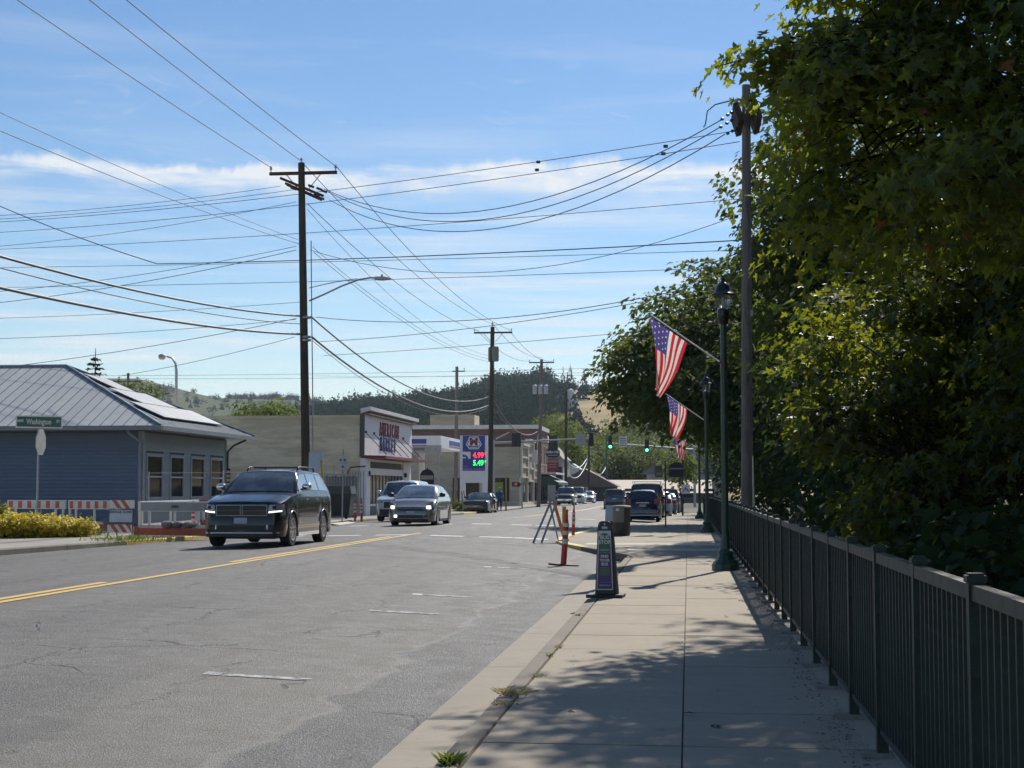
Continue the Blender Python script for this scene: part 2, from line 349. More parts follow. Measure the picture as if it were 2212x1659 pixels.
    q = MB(); q.add([(-14.35, 60, lz(60) + .002), (-13.75, 60.2, rz(-13.8, 60) + .012), (-14.35, 66, rz(-14.4, 66) + .012), (-15.1, 66, lz(66) + .002)], [(0, 1, 2, 3)])
    q.build('kerb_ramp', mat('new_concrete', (.42, .385, .32), .8, var=.1), kind='structure')
strips()
def markings():
    yl = link('centre_line', None, kind='structure')
    for x, segs in ((-7.93, [(-4, 6), (6.02, 18), (18.02, 33), (33.02, 45.5)]), (-8.17, [(-4, 17.5), (17.52, 21), (27, 33), (33.02, 42)]), (-7.95, [(76, 96), (96.02, 130), (130.02, 230)]), (-8.2, [(76, 110), (110.02, 230)])):
        for a, b in segs:
            n = max(2, int((b - a) / 3)); P = []
            for i in range(n + 1):
                yy = a + (b - a) * i / n; P.append([(x - .068, yy, rz(x, yy) + .005), (x + .068, yy, rz(x, yy) + .005)])
            MB().grid(P).build('stripe', M_yellow, yl)
    wl = link('crossing_marks', None, kind='structure')
    def bar(x0, x1, y0, y1, m, nm='stripe', sk=0.0):
        P = [[(x + (sk if j else 0), yy, rz(x, yy) + .005) for x in (x0, (x0 + x1) / 2, x1)] for j, yy in enumerate((y0, y1))]; MB().grid(P).build(nm, m, wl)
    for x in (-13.2, -11.9, -10.3, -8.9, -7.3, -5.9, -4.9): bar(x, x + .95, 43.2, 43.75, M_white)
    for x in (-12.8, -11.2, -9.6, -8.1, -6.6, -5.7, -4.4): bar(x, x + .75, 57.2, 57.9, M_white)
    for x in (-12.6, -10.6, -8.7, -6.9, -5.2): bar(x, x + .8, 73, 73.6, M_white)
    for yy in (11.75, 18.0, 20.85, 28.3):
        bar(-3.62, -3.0, yy - .05, yy + .05, M_faint, sk=.1); bar(-3.76, -3.62, yy - .05, yy + .12, M_white if yy > 20 else M_faint)
markings()

# ================================================================== hills with their woods and fields
def hill_mat(name, a, b, sc=.012):
    n = NT(name); p = n.pos(); f = n.noise(p, sc, 5, .6); g = n.noise(n.scl(p, (1, .3, 1)), sc * 9, 4, .6)
    return n.done(n.mix(n.ss(n.math('ADD', n.math('MULTIPLY', f, .7), n.math('MULTIPLY', g, .3)), .38, .62), a, b), .95, 0, .1)
RIDGE = [(-400, 985), (300, 965), (450, 935), (560, 903), (640, 885), (700, 873), (760, 866), (820, 862), (880, 858), (905, 850), (960, 848), (1000, 838), (1060, 824), (1100, 818), (1150, 815), (1190, 816), (1215, 812), (1240, 812), (1262, 813), (1310, 815), (1400, 826), (1500, 845), (1700, 890), (2300, 905)]
D1 = 980.0; RW = [(at(px, py, D1).x, at(px, py, D1).z - 10.0) for px, py in RIDGE]
def hz(x, y):
    r = lerpl(x * D1 / max(y, D1 * .55), RW); t = (y - 330) / (D1 - 330)
    if t <= 0: return -.6
    s = ss01(0, 1, min(t, 1)) * .45 + min(t, 1) * .55
    z = r * s if t <= 1 else r * (1 - .5 * ss01(1, 1.6, t))
    return z + 3.0 * mnoise.noise(Vector((x * .012, y * .012, 3))) * min(1, t * 3) - .5
def hills():
    xs = np.linspace(-520, 420, 95); ys = np.linspace(320, 1400, 70)
    MB().grid([[(x, y, hz(x, y)) for x in xs] for y in ys]).build('hill', hill_mat('dry_grass_slope', (.40, .285, .15), (.27, .215, .10), .02), smooth=True, kind='structure', label='dry golden slope of the wooded hill behind the town')
    D2 = 1700.0; R2 = [(-200, 800), (100, 815), (300, 818), (380, 838), (430, 852), (480, 861), (560, 862), (640, 864), (700, 866), (800, 880), (900, 905), (1200, 950)]
    W2 = [(at(a, b, D2).x, at(a, b, D2).z) for a, b in R2]
    def z2(x, y):
        r = lerpl(x * D2 / y, W2); t = (y - 900) / (D2 - 900); return r * (ss01(0, 1, t) * .3 + min(1, max(0, t)) * .7) if t < 1 else r * (1 - .4 * ss01(1, 1.5, t))
    xs = np.linspace(-1500, -60, 90); ys = np.linspace(900, 2300, 50)
    MB().grid([[(x, y, z2(x, y)) for x in xs] for y in ys]).build('field_hill', hill_mat('green_field', (.06, .088, .03), (.10, .10, .042), .004), smooth=True, kind='structure', label='pale green field on the far hill')
    return z2, D2
z2f, D2 = hills()
def crown_template(kind, n, seed):
    r = np.random.default_rng(seed); V = []
    for i in range(n):
        if kind == 'round':
            d = r.normal(size=3); d /= np.linalg.norm(d); 
            if d[2] < -.5: d[2] *= -.5
            lob = 1 + .22 * math.sin(3 * d[0] + seed) * math.cos(4 * d[1] + 2 * seed) + .14 * math.sin(7 * d[2] + d[0] * 5)
            c = np.array([d[0] * .5, d[1] * .5, .55 + d[2] * .45]) * lob * r.uniform(.78, 1.05); s = .075
        else:
            t = r.uniform(0, 1) ** 1.4; a = r.uniform(0, 6.283); rad = .27 * (1 - t) * r.uniform(.75, 1.1) * (1 + .25 * math.sin(t * 40)); d = np.array([math.cos(a), math.sin(a), .3]); c = np.array([rad * d[0], rad * d[1], .04 + t * .96]); s = .10 * (1.15 - t)
        nn = d + r.normal(size=3) * .45; nn /= np.linalg.norm(nn); u = np.cross(nn, r.normal(size=3)); u /= np.linalg.norm(u); w = np.cross(nn, u)
        V.append([c + u * s, c - u * s * .6 + w * s * .8, c - u * s * .5 - w * s * .9])
    return np.array(V)
def np_mesh(name, V, k, mats, rnd=None, smooth=False):
    """V: (faces, k, 3) separate polygons of k corners"""
    nf = V.shape[0]; me = bpy.data.meshes.new(name); me.vertices.add(nf * k); me.vertices.foreach_set('co', V.reshape(-1).astype(np.float32))
    me.loops.add(nf * k); me.loops.foreach_set('vertex_index', np.arange(nf * k, dtype=np.int32)); me.polygons.add(nf); me.polygons.foreach_set('loop_start', np.arange(0, nf * k, k, dtype=np.int32))
    for m in (mats if isinstance(mats, (list, tuple)) else [mats]): me.materials.append(m)
    if rnd is not None:
        at_ = me.attributes.new('rnd', 'FLOAT', 'POINT'); at_.data.foreach_set('value', np.repeat(rnd, k).astype(np.float32))
    me.update(calc_edges=True); return me
def foliage_mat(name, dark, light, sun=None, trans=.35, warm=None, rough=.55, rndobj=False, spec=.35):
    n = NT(name); r = n.rnd() if rndobj else n.attr('rnd'); p = n.pos()
    c = n.mix(r, dark, light); c = n.mix(n.ss(n.noise(p, .7, 3), .35, .7, 0, .4), c, mulc(dark, .8))
    if warm: c = n.mix(n.ss(r, .93, .95), c, warm)
    n.put(n.b.inputs['Base Color'], c); n.b.inputs['Roughness'].default_value = rough; n.b.inputs['Specular IOR Level'].default_value = spec
    t = n.N.new('ShaderNodeBsdfTranslucent'); n.L.new(n.mix(r, sun or mulc(light, 1.6), mulc(sun or light, .75)), t.inputs[0])
    if warm: n.L.new(n.mix(n.ss(r, .93, .95), n.mix(r, sun or light, mulc(sun or light, .75)), mulc(warm, 1.3)), t.inputs[0])
    m = n.N.new('ShaderNodeMixShader'); m.inputs[0].default_value = trans; n.L.new(n.b.outputs[0], m.inputs[1]); n.L.new(t.outputs[0], m.inputs[2]); n.L.new(m.outputs[0], n.out.inputs[0]); return n.mat
M_wood = foliage_mat('hill_wood_leaves', (.020, .036, .016), (.052, .072, .028), trans=.10, spec=.0, rough=.9); M_con = foliage_mat('conifer_needles', (.016, .032, .018), (.034, .056, .026), trans=.06, spec=.0, rough=.9)
def plant_wood(name, pts, temps, mt, **kw):
    A = []; RN = []
    r = np.random.default_rng(11)
    for (x, y, z, h, w) in pts:
        T = temps[r.integers(len(temps))]; a = r.uniform(0, 6.283); c, s = math.cos(a), math.sin(a)
        P = T * np.array([w, w, h]); Q = np.stack([P[..., 0] * c - P[..., 1] * s + x, P[..., 0] * s + P[..., 1] * c + y, P[..., 2] + z], -1); A.append(Q); RN.append(np.clip(r.uniform(0, 1) * .7 + r.uniform(0, .5, len(T)) - .1, 0, 1))
    return link(name, np_mesh(name, np.concatenate(A), 3, mt, np.concatenate(RN)), kind='stuff', **kw)
def woods():
    r = random.Random(5); pts = []; cons = []; houses = []
    for i in range(5600):
        y = 430 + (1090 - 430) * r.random() ** .85; x = (r.uniform(-.36, .10) if r.random() < .86 else r.uniform(.1, .5)) * y  # some trees stand right of view, added so house windows reflect dark wood
        px = 1106 + FPX * ((x * math.cos(YAW) + y * math.sin(YAW)) / (-x * math.sin(YAW) + y * math.cos(YAW)))
        t = (y - 330) / 650
        if x / y < -.36: continue
        if -.090 + .006 * math.sin(y * .03) < x / y < -.035 and .33 < t < 1.04: continue          # mown hillside below the trees
        if -.092 < x / y < .03 and .28 < t < .44 and r.random() < .6: continue
        if -.035 < x / y < -.008 and .08 < t < .3 and r.random() < .6: continue
        if x / y < -.22 and r.random() < .25: continue
        h = r.uniform(6.5, 12.5) * (.6 + .4 * min(1, t * 2)); pts.append((x, y, hz(x, y) - 1, h, h * r.uniform(.75, 1.1)))
    for i in range(26):                                                                          # the big grove on the summit
        u = r.uniform(-.045, .0); y = D1 + r.uniform(-20, 30); x = (-.148 + u + .03) * y + 25; pts.append((x, y, hz(x, y) - 1, r.uniform(12, 16), r.uniform(12, 16)))
    plant_wood('hill_wood', pts, [crown_template('round', 230, s) for s in range(6)], M_wood, label='dark wood covering the hill behind the town', cat='wood')
    for i in range(90):
        y = D1 + r.uniform(40, 80); x = (-.088 + r.uniform(0, .15)) * y; cons.append((x, y, hz(x, y) - 1, r.uniform(5, 8), r.uniform(6, 8)))
    for i in range(70):
        y = r.uniform(560, 960); x = r.uniform(-.30, -.05) * y; cons.append((x, y, hz(x, y) - 1, r.uniform(12, 19), r.uniform(11, 15)))
    plant_wood('hill_conifers', cons, [crown_template('cone', 110, s) for s in range(4)], M_con, label='dark conifers standing along the hill skyline', cat='wood')
    cons = []
    for i in range(150):
        px = 492 + (646 - 492) * r.random(); px = px if r.random() < .85 else r.choice([418, 520, 590, 625, 668, 680]); p = at(px, 862, D2); y = D2 + r.uniform(-8, 30); cons.append((p.x * y / D2, y, z2f(p.x * y / D2, y) - 1, r.uniform(6, 10), r.uniform(7, 10)))
    for i in range(420):
        px = r.uniform(330, 720); py = 0; y = r.uniform(950, 1350) if r.random() < .8 else r.uniform(1350, 1650); p = at(px, py, y); cons.append((p.x, y, z2f(p.x, y) - 1, r.uniform(5, 11), r.uniform(7, 12)))
    plant_wood('skyline_conifers', cons, [crown_template('cone', 80, s) for s in (7, 8)] + [crown_template('round', 80, 9)], M_con, label='row of small conifers on the far green hilltop', cat='wood')
    hw = mat('hill_house_white', (.62, .62, .6), .8); hr = mat('hill_house_roof', (.28, .27, .26), .8)
    for px, py, w, lab in ((1228, 876, 9, 'small white farm house with a silo on the golden slope'), (1212, 880, 6, 'pale shed left of the white house on the golden slope')):
        p = at(px, py, 700); z = hz(p.x, 700) - .5; t = thing('hill_house', lab, 'house', (p.x, 700, z))
        MB().box(-w / 2, w / 2, -4, 4, 0, 5).build('wall', hw, t); MB().prism([(-w / 2 - .4, 5), (w / 2 + .4, 5), (0, 7.4)], -4.4, 4.4, 'y').build('roof', hr, t)
        if w > 7: MB().lathe([(1.6, 0), (1.6, 8), (1.2, 9), (.2, 9.6)], 12, (1.5, -5.5, 0)).build('silo', hw, t)
        for k in (-1, 1): MB().box(k * w * .25 - .5, k * w * .25 + .5, -4.06, -3.99, 2, 3.4).build('window', mat('dark_glass', (.02, .025, .03), .08), t)
woods()

def gp(px, py, z=0.0):
    d = _F * FPX + _Rt * (px - 1106.0) + _Up * (829.5 - py); return CAM + d * ((z - CAM.z) / d.z)
# ================================================================== railing along the pavement
M_rail = mat('dark_green_railing_paint', (.022, .034, .029), .5, var=.3, scale=9, spec=.22, dirt=((.05, .055, .045), .45))
def railing():
    t = thing('railing', 'dark green metal railing with flat caps running along the right edge of the pavement', 'railing')
    X0 = 1.0; SP = 1.38; y0 = 8.33 - 4 * SP; nb = 74; B = 11
    post = MB().box(-.029, .029, -.029, .029, .012, 1.08).mesh('post', M_rail); cap = MB().box(-.035, .035, -.035, .035, 1.074, 1.098).box(-.026, .026, -.026, .026, 1.098, 1.106).mesh('cap', M_rail)
    foot = MB().box(-.115, .055, -.055, .055, -.003, .026).mesh('base_plate', mat('weathered_plate', (.16, .15, .135), .7, dirt=((.06, .05, .04), .6)))
    bar = MB().box(-.0105, .0105, -.0105, .0105, 0, .86).mesh('baluster', M_rail)
    L = SP - .064
    top = MB().box(-.024, .024, 0, L, 1.012, 1.066).mesh('top_rail', M_rail); low = MB().box(-.016, .016, 0, L, .125, .157).mesh('bottom_rail', M_rail)
    far = MB(); nbar = 0; rr = random.Random(3)
    for i in range(nb):
        y = y0 + i * SP; z = sz(y)
        p = link('post', post, t, (X0, y, z), (rr.uniform(-.004, .004), rr.uniform(-.004, .004), 0)); link('cap', cap, p); link('base_plate', foot, p)
        if i == nb - 1: break
        dz = math.atan2(sz(y + SP) - z, SP)
        link('top_rail', top, t, (X0, y + .032, z), (dz, 0, 0)); link('bottom_rail', low, t, (X0, y + .032, z), (dz, 0, 0))
        for k in range(B):
            yy = y + (k + 1) * SP / (B + 1); zz = sz(yy) + .155
            if nbar < 300: link('baluster', bar, t, (X0, yy, zz)); nbar += 1
            else: far.box(X0 - .0105, X0 + .0105, yy - .0105, yy + .0105, zz, zz + .86)
    far.build('far_balusters', M_rail, t, kind='stuff')
railing()

# ================================================================== street lamps and flags
M_lamp = mat('green_lamp_paint', (.016, .052, .038), .38, var=.2, scale=6, dirt=((.05, .07, .06), .4)); M_lampd = mat('dark_lamp_metal', (.012, .018, .017), .3)
n = NT('lamp_glass'); n.b.inputs['Transmission Weight'].default_value = .75; n.b.inputs['Alpha'].default_value = .55; M_lglass = n.done((.25, .24, .2), .25)
M_alu = mat('aluminium', (.55, .56, .57), .4, .8, var=.08); M_galv = mat('galvanised', (.36, .37, .375), .5, .5, var=.15, scale=8)
def street_lamp():
    t = link('street_lamp', None)
    q = MB(); q.lathe([(.235, 0), (.235, .10), (.215, .125), (.20, .15), (.155, .19), (.13, .26), (.148, .29), (.135, .33), (.095, .37), (.075, .52), (.068, .60)], 10); q.build('base', M_lamp, t); 
    sharp(MB().lathe([(.062, .58), (.060, 1.2), (.056, 4.26)], 14).build('pole', M_lamp, t)); MB().lathe([(.063, 3.48), (.063, 3.66)], 14).build('collar', M_lampd, t)
    q = MB().lathe([(.05, 4.24), (.058, 4.28), (.085, 4.31), (.105, 4.40), (.112, 4.49), (.104, 4.53), (.06, 4.545)], 14); sharp(q.build('bowl', M_lampd, t))
    q = MB().lathe([(.105, 4.54), (.135, 4.66), (.155, 4.79)], 14); q.build('glass_globe', M_lglass, t, smooth=True)
    MB().cyl((0, 0, 4.53), (0, 0, 4.74), .028, .022, 8).build('lamp_bulb', mat('bulb_white', (.7, .7, .66), .3), t)
    h = sharp(MB().lathe([(.205, 4.765), (.21, 4.80), (.165, 4.835), (.145, 4.86), (.125, 4.93), (.085, 4.985), (.045, 5.01), (.035, 5.05), (.05, 5.065), (.03, 5.09), (.012, 5.125)], 18).build('hood', M_lampd, t))
    for k in range(4):
        a = k * math.pi / 2 + .4; MB().cyl((.1 * math.cos(a), .1 * math.sin(a), 4.53), (.165 * math.cos(a), .165 * math.sin(a), 4.79), .008, .008, 5).build('cage_bar', M_lampd, t)
    return t
lamp0 = street_lamp()
LAMPS = []
for i, (px, y, lab) in enumerate(((1566, 27.0, 'nearest green lamp post with lantern head beside the railing, largest flag on it'), (1527, 50.0, 'second green lamp post along the railing, half hidden by leaves'), (1511, 77.0, 'third green lamp post along the railing, beyond the maple crown'))):
    o = lamp0 if i == 0 else copy_tree(lamp0); p = at(px, 1057, y); o.location = (p.x, y, sz(y)); tag(o, lab, 'street lamp', 'green street lamps along the railing'); LAMPS.append(o)
def flag_mat(name, col):
    n = NT(name); v = n.obj(); w = n.noise(v, 9, 4); c = n.mix(n.ss(w, .3, .7, 0, .3), col, mulc(col, .75))
    n.put(n.b.inputs['Base Color'], c); n.b.inputs['Roughness'].default_value = .7
    t = n.N.new('ShaderNodeBsdfTranslucent'); n.L.new(c, t.inputs[0]); m = n.N.new('ShaderNodeMixShader'); m.inputs[0].default_value = .55
    n.L.new(n.b.outputs[0], m.inputs[1]); n.L.new(t.outputs[0], m.inputs[2]); n.L.new(m.outputs[0], n.out.inputs[0]); return n.mat
F_red = flag_mat('flag_red', (.62, .035, .05)); F_wh = flag_mat('flag_white', (.82, .78, .72)); F_bl = flag_mat('flag_blue', (.10, .085, .27))
def flag(lamp, z0, dirv, ln, hoist, fly, label, seed, furl=0.0, drift=(-.22, -.05)):
    base = Vector(lamp.location) + Vector((0, 0, z0)); d = Vector(dirv).normalized(); tip = base + d * ln
    t = thing('flag', label, 'flag', base, 0, 'flags on the lamp posts')
    st = MB().cyl((0, 0, 0), d * ln, .014, .012, 8).build('staff', M_alu, t); MB().lathe([(.02, -.02), (.026, 0), (.02, .02)], 8, tuple(d * (ln + .015))).build('finial', M_alu, st)
    MB().cyl(d * -.06, d * .10, .022, .022, 8).build('bracket', M_lampd, t)
    r = random.Random(seed); NR, NC = 39, 44; P = []
    ph = r.uniform(0, 6)
    for i in range(NR + 1):
        s = i / NR; row = []
        for j in range(NC + 1):
            u = j / NC
            h = d * (ln - .03 - s * hoist) + Vector((0, 0, -.03))
            # hangs from the staff: gathers towards the middle as it drops, small folds
            g = u * u * .30 + u * .05
            off = Vector((d.x, d.y, 0)).normalized() * ((.5 - s) * -hoist * g)
            dn = Vector(((drift[0] * (.3 + 1.3 * s)) * fly * u - .03 * math.sin(u * 5 + ph), drift[1] * fly * u, -fly * u * (1.1 - .2 * s)))
            amp = .055 * u ** .7 + furl * .07 * u
            rip = Vector((.25, 1, .05)) * amp * math.sin(s * (11 + furl * 5) + ph + u * 2.1) + Vector((1, .2, 0)) * .35 * amp * math.sin(s * 17 + ph * 2 - u * 3)
            if s < .16: rip += Vector((-.02, .20, 0)) * (.16 - s) / .16 * u * 1.2; off += Vector((.16, 0, 0)) * ((.16 - s) / .16) ** 1.2 * u
            row.append(h + dn + off + rip)
        P.append(row)
    q = MB(); q.grid(P); k = 0
    fm = []
    for i in range(NR):
        for j in range(NC):
            st_ = i // 3
            if st_ < 7 and j < NC * .40:
                star = (i % 4 == 2) and ((j + (i // 4 % 2) * 2) % 4 == 1) and i < 20
                fm.append(1 if star and j < NC * .38 else 2)
            else: fm.append(0 if st_ % 2 == 0 else 1)
    q.m = fm; o = q.build('cloth', [F_red, F_wh, F_bl], t, smooth=True, fix=False)
    return t
flag(LAMPS[0], 3.56, (-1.27, -.15, .88), 1.56, .80, 1.10, 'largest and nearest flag, sunlit stars and stripes on the first lamp post', 3)
flag(LAMPS[1], 3.56, (-1.25, -.10, .88), 1.56, .80, 1.08, 'second flag along the street, in shade of the maple', 12, .8, (-.12, -.05))
flag(LAMPS[2], 3.46, (-1.25, -.10, .72), 1.56, .80, 1.0, 'farthest small flag, curling, below the leaves', 8, 1.4, (-.02, -.3))

# ================================================================== utility poles
def wood_mat(name, col, col2):
    n = NT(name); v = n.obj(); g = n.noise(n.scl(v, (1, 1, .06)), 26, 5, .7); b = n.noise(n.scl(v, (1, 1, .3)), 3, 4)
    c = n.mix(n.ss(g, .3, .7), col, col2); c = n.mix(n.ss(b, .5, .75, 0, .5), c, mulc(col, .6)); n.bump(g, .5, .012); return n.done(c, .85, 0, .25)
M_pole = wood_mat('dark_pole_wood', (.050, .036, .026), (.105, .080, .060)); M_polel = wood_mat('grey_pole_wood', (.14, .118, .105), (.25, .215, .19)); M_arm = wood_mat('crossarm_wood', (.075, .038, .030), (.115, .062, .048))
M_ins = mat('porcelain_brown', (.07, .05, .045), .25); M_insg = mat('porcelain_grey', (.40, .40, .40), .25); M_wire = mat('wire_black', (.020, .021, .024), .6); M_wirel = mat('wire_bundle', (.13, .125, .12), .55)
def pole(label, base, top, r0, r1, m=None, group='utility poles'):
    t = thing('utility_pole', label, 'utility pole', base, 0, group); b = Vector(base); tp = Vector(top) - b
    sharp(MB().cyl((0, 0, -.4), tp, r0, r1, 14).build('shaft', m or M_pole, t)); return t, b, tp
def crossarm(t, c, half, d=(1, 0, 0), w=.06, braces=True, ins=(-.96, .96), m=None):
    d = Vector(d).normalized(); c = Vector(c); M = Matrix.Translation(c) @ d.to_track_quat('X', 'Z').to_matrix().to_4x4()
    a = MB().box(-half, half, -.055, .055, -w, w, 0, M).build('crossarm', m or M_arm, t)
    for s in ins:
        q = c + d * half * s + Vector((0, 0, w)); MB().lathe([(.02, 0), (.02, .10), (.055, .11), (.06, .15), (.035, .17), (.05, .19), (.03, .24)], 9, tuple(q)).build('insulator', M_insg, a)
    if braces:
        for s in (-1, 1): MB().cyl(c + d * half * .5 * s + Vector((0, .07, -.05)), c + Vector((0, .1, -.72)) + d * .12 * s, .02, .02, 5).build('brace', M_galv, a)
    return a
Y1, Y2, Y3, Y5, YR = 58.7, 114.0, 152.0, 186.0, 38.0
b1 = at(664, 1057, Y1); t1 = at(651, 352, Y1); PL1, B1, T1 = pole('tall dark utility pole left of the road with a street light arm', (b1.x, Y1, lz(Y1) - .1), t1, .185, .13)
def on1(px, py): return at(px, py, Y1) - B1
crossarm(PL1, on1(655, 374), 1.36)
MB().lathe([(.025, 0), (.025, .1), (.06, .12), (.03, .2)], 8, tuple(T1)).build('insulator', M_insg, PL1)
crossarm(PL1, on1(652, 404), .98, (.95, -.1, -.42), .05, False, ())
crossarm(PL1, on1(658, 415), .75, (.95, .4, -.40), .05, False, ())
for (px, py, dx) in ((672, 402, .0), (690, 408, .0), (700, 413, .0), (684, 422, .0), (694, 428, .0), (622, 398, 0), (634, 407, 0)):
    MB().cyl(on1(px - 6, py - 2), on1(px + 6, py + 2.5), .05, .05, 7).build('insulator', M_ins, PL1)
for py in (686, 728, 735): MB().lathe([(.19, -.04), (.19, .04)], 12, tuple(on1(661.5, py))).build('band', M_galv, PL1)
MB().tube([on1(672, 520), on1(673.5, 690), on1(675, 800), on1(676, 1000)], .022, 6).build('conduit', M_galv, PL1)
sl = MB().tube([on1(668, 650), on1(700, 636), on1(738, 618), on1(775, 604), on1(800, 600), on1(815, 600)], .035, 8).build('lamp_arm', M_galv, PL1, smooth=True)
MB().tube([on1(668, 622), on1(720, 610), on1(772, 602)], .018, 6).build('lamp_stay', M_galv, sl)
hd = MB(); c = on1(826, 601); hd.prism([(c.x - .3, c.z - .06), (c.x - .3, c.z + .06), (c.x + .12, c.z + .055), (c.x + .36, c.z + .0), (c.x + .34, c.z - .05), (c.x, c.z - .085)], c.y - .13, c.y + .13, 'y'); bevel(hd.build('lamp_head', M_galv, sl), .02); MB().cyl((c.x - .02, c.y, c.z + .05), (c.x - .02, c.y, c.z + .15), .05, .04, 8).build('photocell', M_insg, sl)
MB().box(-.28, .28, -.012, .012, -.37, .37, 0, Matrix.Translation(on1(680, 998) + Vector((.12, -.3, 0)))).build('notice', mat('notice_blue', (.42, .50, .60), .6), PL1)
b2 = at(1058, 1057, Y2); t2 = at(1064, 706, Y2); PL2, B2, T2 = pole('dark utility pole with a transformer behind the fuel price sign', (b2.x, Y2, lz(Y2) - .2), t2, .20, .15)
def on2(px, py): return at(px, py, Y2) - B2
crossarm(PL2, on2(1065, 718.5), 1.45); MB().lathe([(.03, 0), (.03, .15), (.08, .2), (.04, .35)], 8, tuple(T2)).build('insulator', M_insg, PL2)
for px in (1061, 1071): MB().lathe([(.05, -.62), (.24, -.58), (.26, -.4), (.26, .4), (.22, .5), (.05, .54)], 12, tuple(on2(px, 764) + Vector((0, -.25 if px > 1065 else .25, 0)))).build('transformer', mat('transformer_green', (.16, .19, .16), .5), PL2)
b3 = at(1163, 1057, Y3); t3 = at(1170, 776, Y3); PL3, B3, T3 = pole('grey utility pole with three small transformers beyond the signals', (b3.x, Y3, lz(Y3) - .3), t3, .20, .15, M_polel)
def on3(px, py): return at(px, py, Y3) - B3
crossarm(PL3, on3(1170, 783), 1.25)
for px in (1156, 1168, 1180): MB().lathe([(.05, -.45), (.22, -.42), (.22, .4), (.1, .5)], 10, tuple(on3(px, 842) + Vector((0, -.3, 0)))).build('transformer', mat('transformer_grey', (.45, .46, .46), .5), PL3)
p5 = at(1223, 845, Y5); PL5, B5, T5 = pole('farthest brown utility pole before the hill, near the hanging sign', (at(1222, 1057, Y5).x, Y5, lz(Y5) - .3), p5, .2, .16, M_pole)
p4 = at(987, 792, 132); PL4, B4, T4 = pole('slim grey pole behind the fuel canopy left of the transformer pole', (at(984, 1057, 132).x, 132, lz(132) - .3), p4, .18, .13, M_polel)
crossarm(PL4, T4 + Vector((.15, 0, -.4)), .55, (1, 0, 0), .05, False, (.9,))
bR = at(1611.5, 1057, YR); tR = at(1612, 184, YR); PR, BR, TR = pole('tall grey utility pole rising behind the railing among the maples', (bR.x, YR, -1.2), tR, .158, .105, M_polel)
def onR(px, py): return at(px, py, YR) - BR
for px, s in ((1593, -1), (1631, 1)):
    M = Matrix.Translation(onR(px, 256) + Vector((0, -.12 * s, 0))) @ Matrix.Rotation(R(-17), 4, 'Y'); a = MB().box(-.07, .07, -.9, .9, -.22, .22, 0, M).build('crossarm', M_pole, PR)
    MB().lathe([(.025, 0), (.025, .1), (.06, .12), (.04, .15), (.06, .17), (.03, .22)], 8, tuple(onR(px - 3, 233))).build('insulator', M_insg, a)
for (px, py) in ((1560, 257), (1572, 248), (1580, 243), (1557, 274), (1570, 266), (1580, 260), (1572, 288), (1582, 283), (1590, 278)): MB().lathe([(.015, -.04), (.045, -.02), (.045, .02), (.015, .04)], 8, tuple(onR(px, py))).build('insulator', M_ins, PR)
MB().tube([onR(1607, 215), onR(1580, 217), onR(1545, 226), onR(1528, 240), onR(1524, 268), onR(1520, 275)], .016, 6).build('jumper', M_wire, PR)
MB().tube([onR(1618, 215), onR(1640, 220), onR(1655, 228)], .014, 6).build('jumper', M_wire, PR)
MB().tube([onR(1623, 690), onR(1622, 900), onR(1624, 1090)], .02, 6).build('conduit', M_galv, PR); MB().box(-.04, .04, -.09, -.02, -.08, .08, 0, Matrix.Translation(onR(1623, 677))).build('box', M_insg, PR)
g = thing('guy_guard', 'thin pale yellow guy wire guard beside the tall grey pole', 'guy guard', at(1628, 1095, 37)); MB().cyl((0, 0, 0), at(1626, 985, 37) - Vector(g.location), .022, .018, 8).build('tube', mat('guard_yellow_pale', (.62, .58, .36), .5), g)
# ------------------------------------------------------------------ wires
WN = 0
def wire(name, label, a, b, sag, r=.013, m=None, n=22):
    a = Vector(a); b = Vector(b); P = []
    for i in range(n + 1):
        t = i / n; p = a.lerp(b, t); p.z -= 4 * sag * t * (1 - t); P.append(p)
    return MB().tube(P, r, 5).build(name, m or M_wire, smooth=True, label=label, cat='cable', group='overhead wires')
PREV = Vector((-15.6, 4.0, 0))
def pv(dx, z): return (PREV.x + dx, PREV.y, z)
W = wire
W('power_wire', 'power wire ending at the left tip of the near pole crossarm', pv(-1.3, 13.7), at(584, 361, Y1), .35, .014)
W('power_wire', 'power wire ending on the top of the near pole', pv(0, 14.4), at(648, 346, Y1), .35, .014)
W('power_wire', 'power wire ending at the right tip of the near pole crossarm', pv(1.3, 13.9), at(728, 361, Y1), .35, .014)
W('power_wire', 'power wire from the right crossarm tip down to the second pole', at(728, 361, Y1), at(1099, 712, Y2), .9, .015)
W('power_wire', 'power wire from the near pole top to the second pole top', at(652, 350, Y1), at(1065, 700, Y2), .9, .015)
W('power_wire', 'power wire from under the near crossarm to the left tip of the second', at(664, 440, Y1), at(1030, 714, Y2), .7, .015)
for px3, px2, k in ((1195, 1099, 'right'), (1170, 1065, 'top'), (1146, 1030, 'left')): W('power_wire', 'power wire between second and third poles, %s one' % k, at(px2, 712 if k != 'top' else 700, Y2), at(px3, 780 if k != 'top' else 772, Y3), .7, .018)
W('power_wire', 'upper of two thin wires from the left edge to mid near pole', pv(.2, 9.4), at(644, 518, Y1), .5, .009)
W('power_wire', 'lower of two thin wires from the left edge to mid near pole', pv(.2, 8.7), at(646, 527, Y1), .5, .011)
W('telephone_cable', 'thick twisted cable sagging from the left edge to the near pole, upper one', pv(.3, 6.9), at(650, 683, Y1), 1.0, .036, M_wirel)
W('telephone_cable', 'thick twisted cable sagging from the left edge to the near pole, lower one', pv(.3, 6.0), at(652, 722, Y1), .9, .042, M_wirel)
W('telephone_cable', 'cable lashed below the upper thick one at left', pv(.3, 6.6), at(650, 700, Y1), .95, .016)
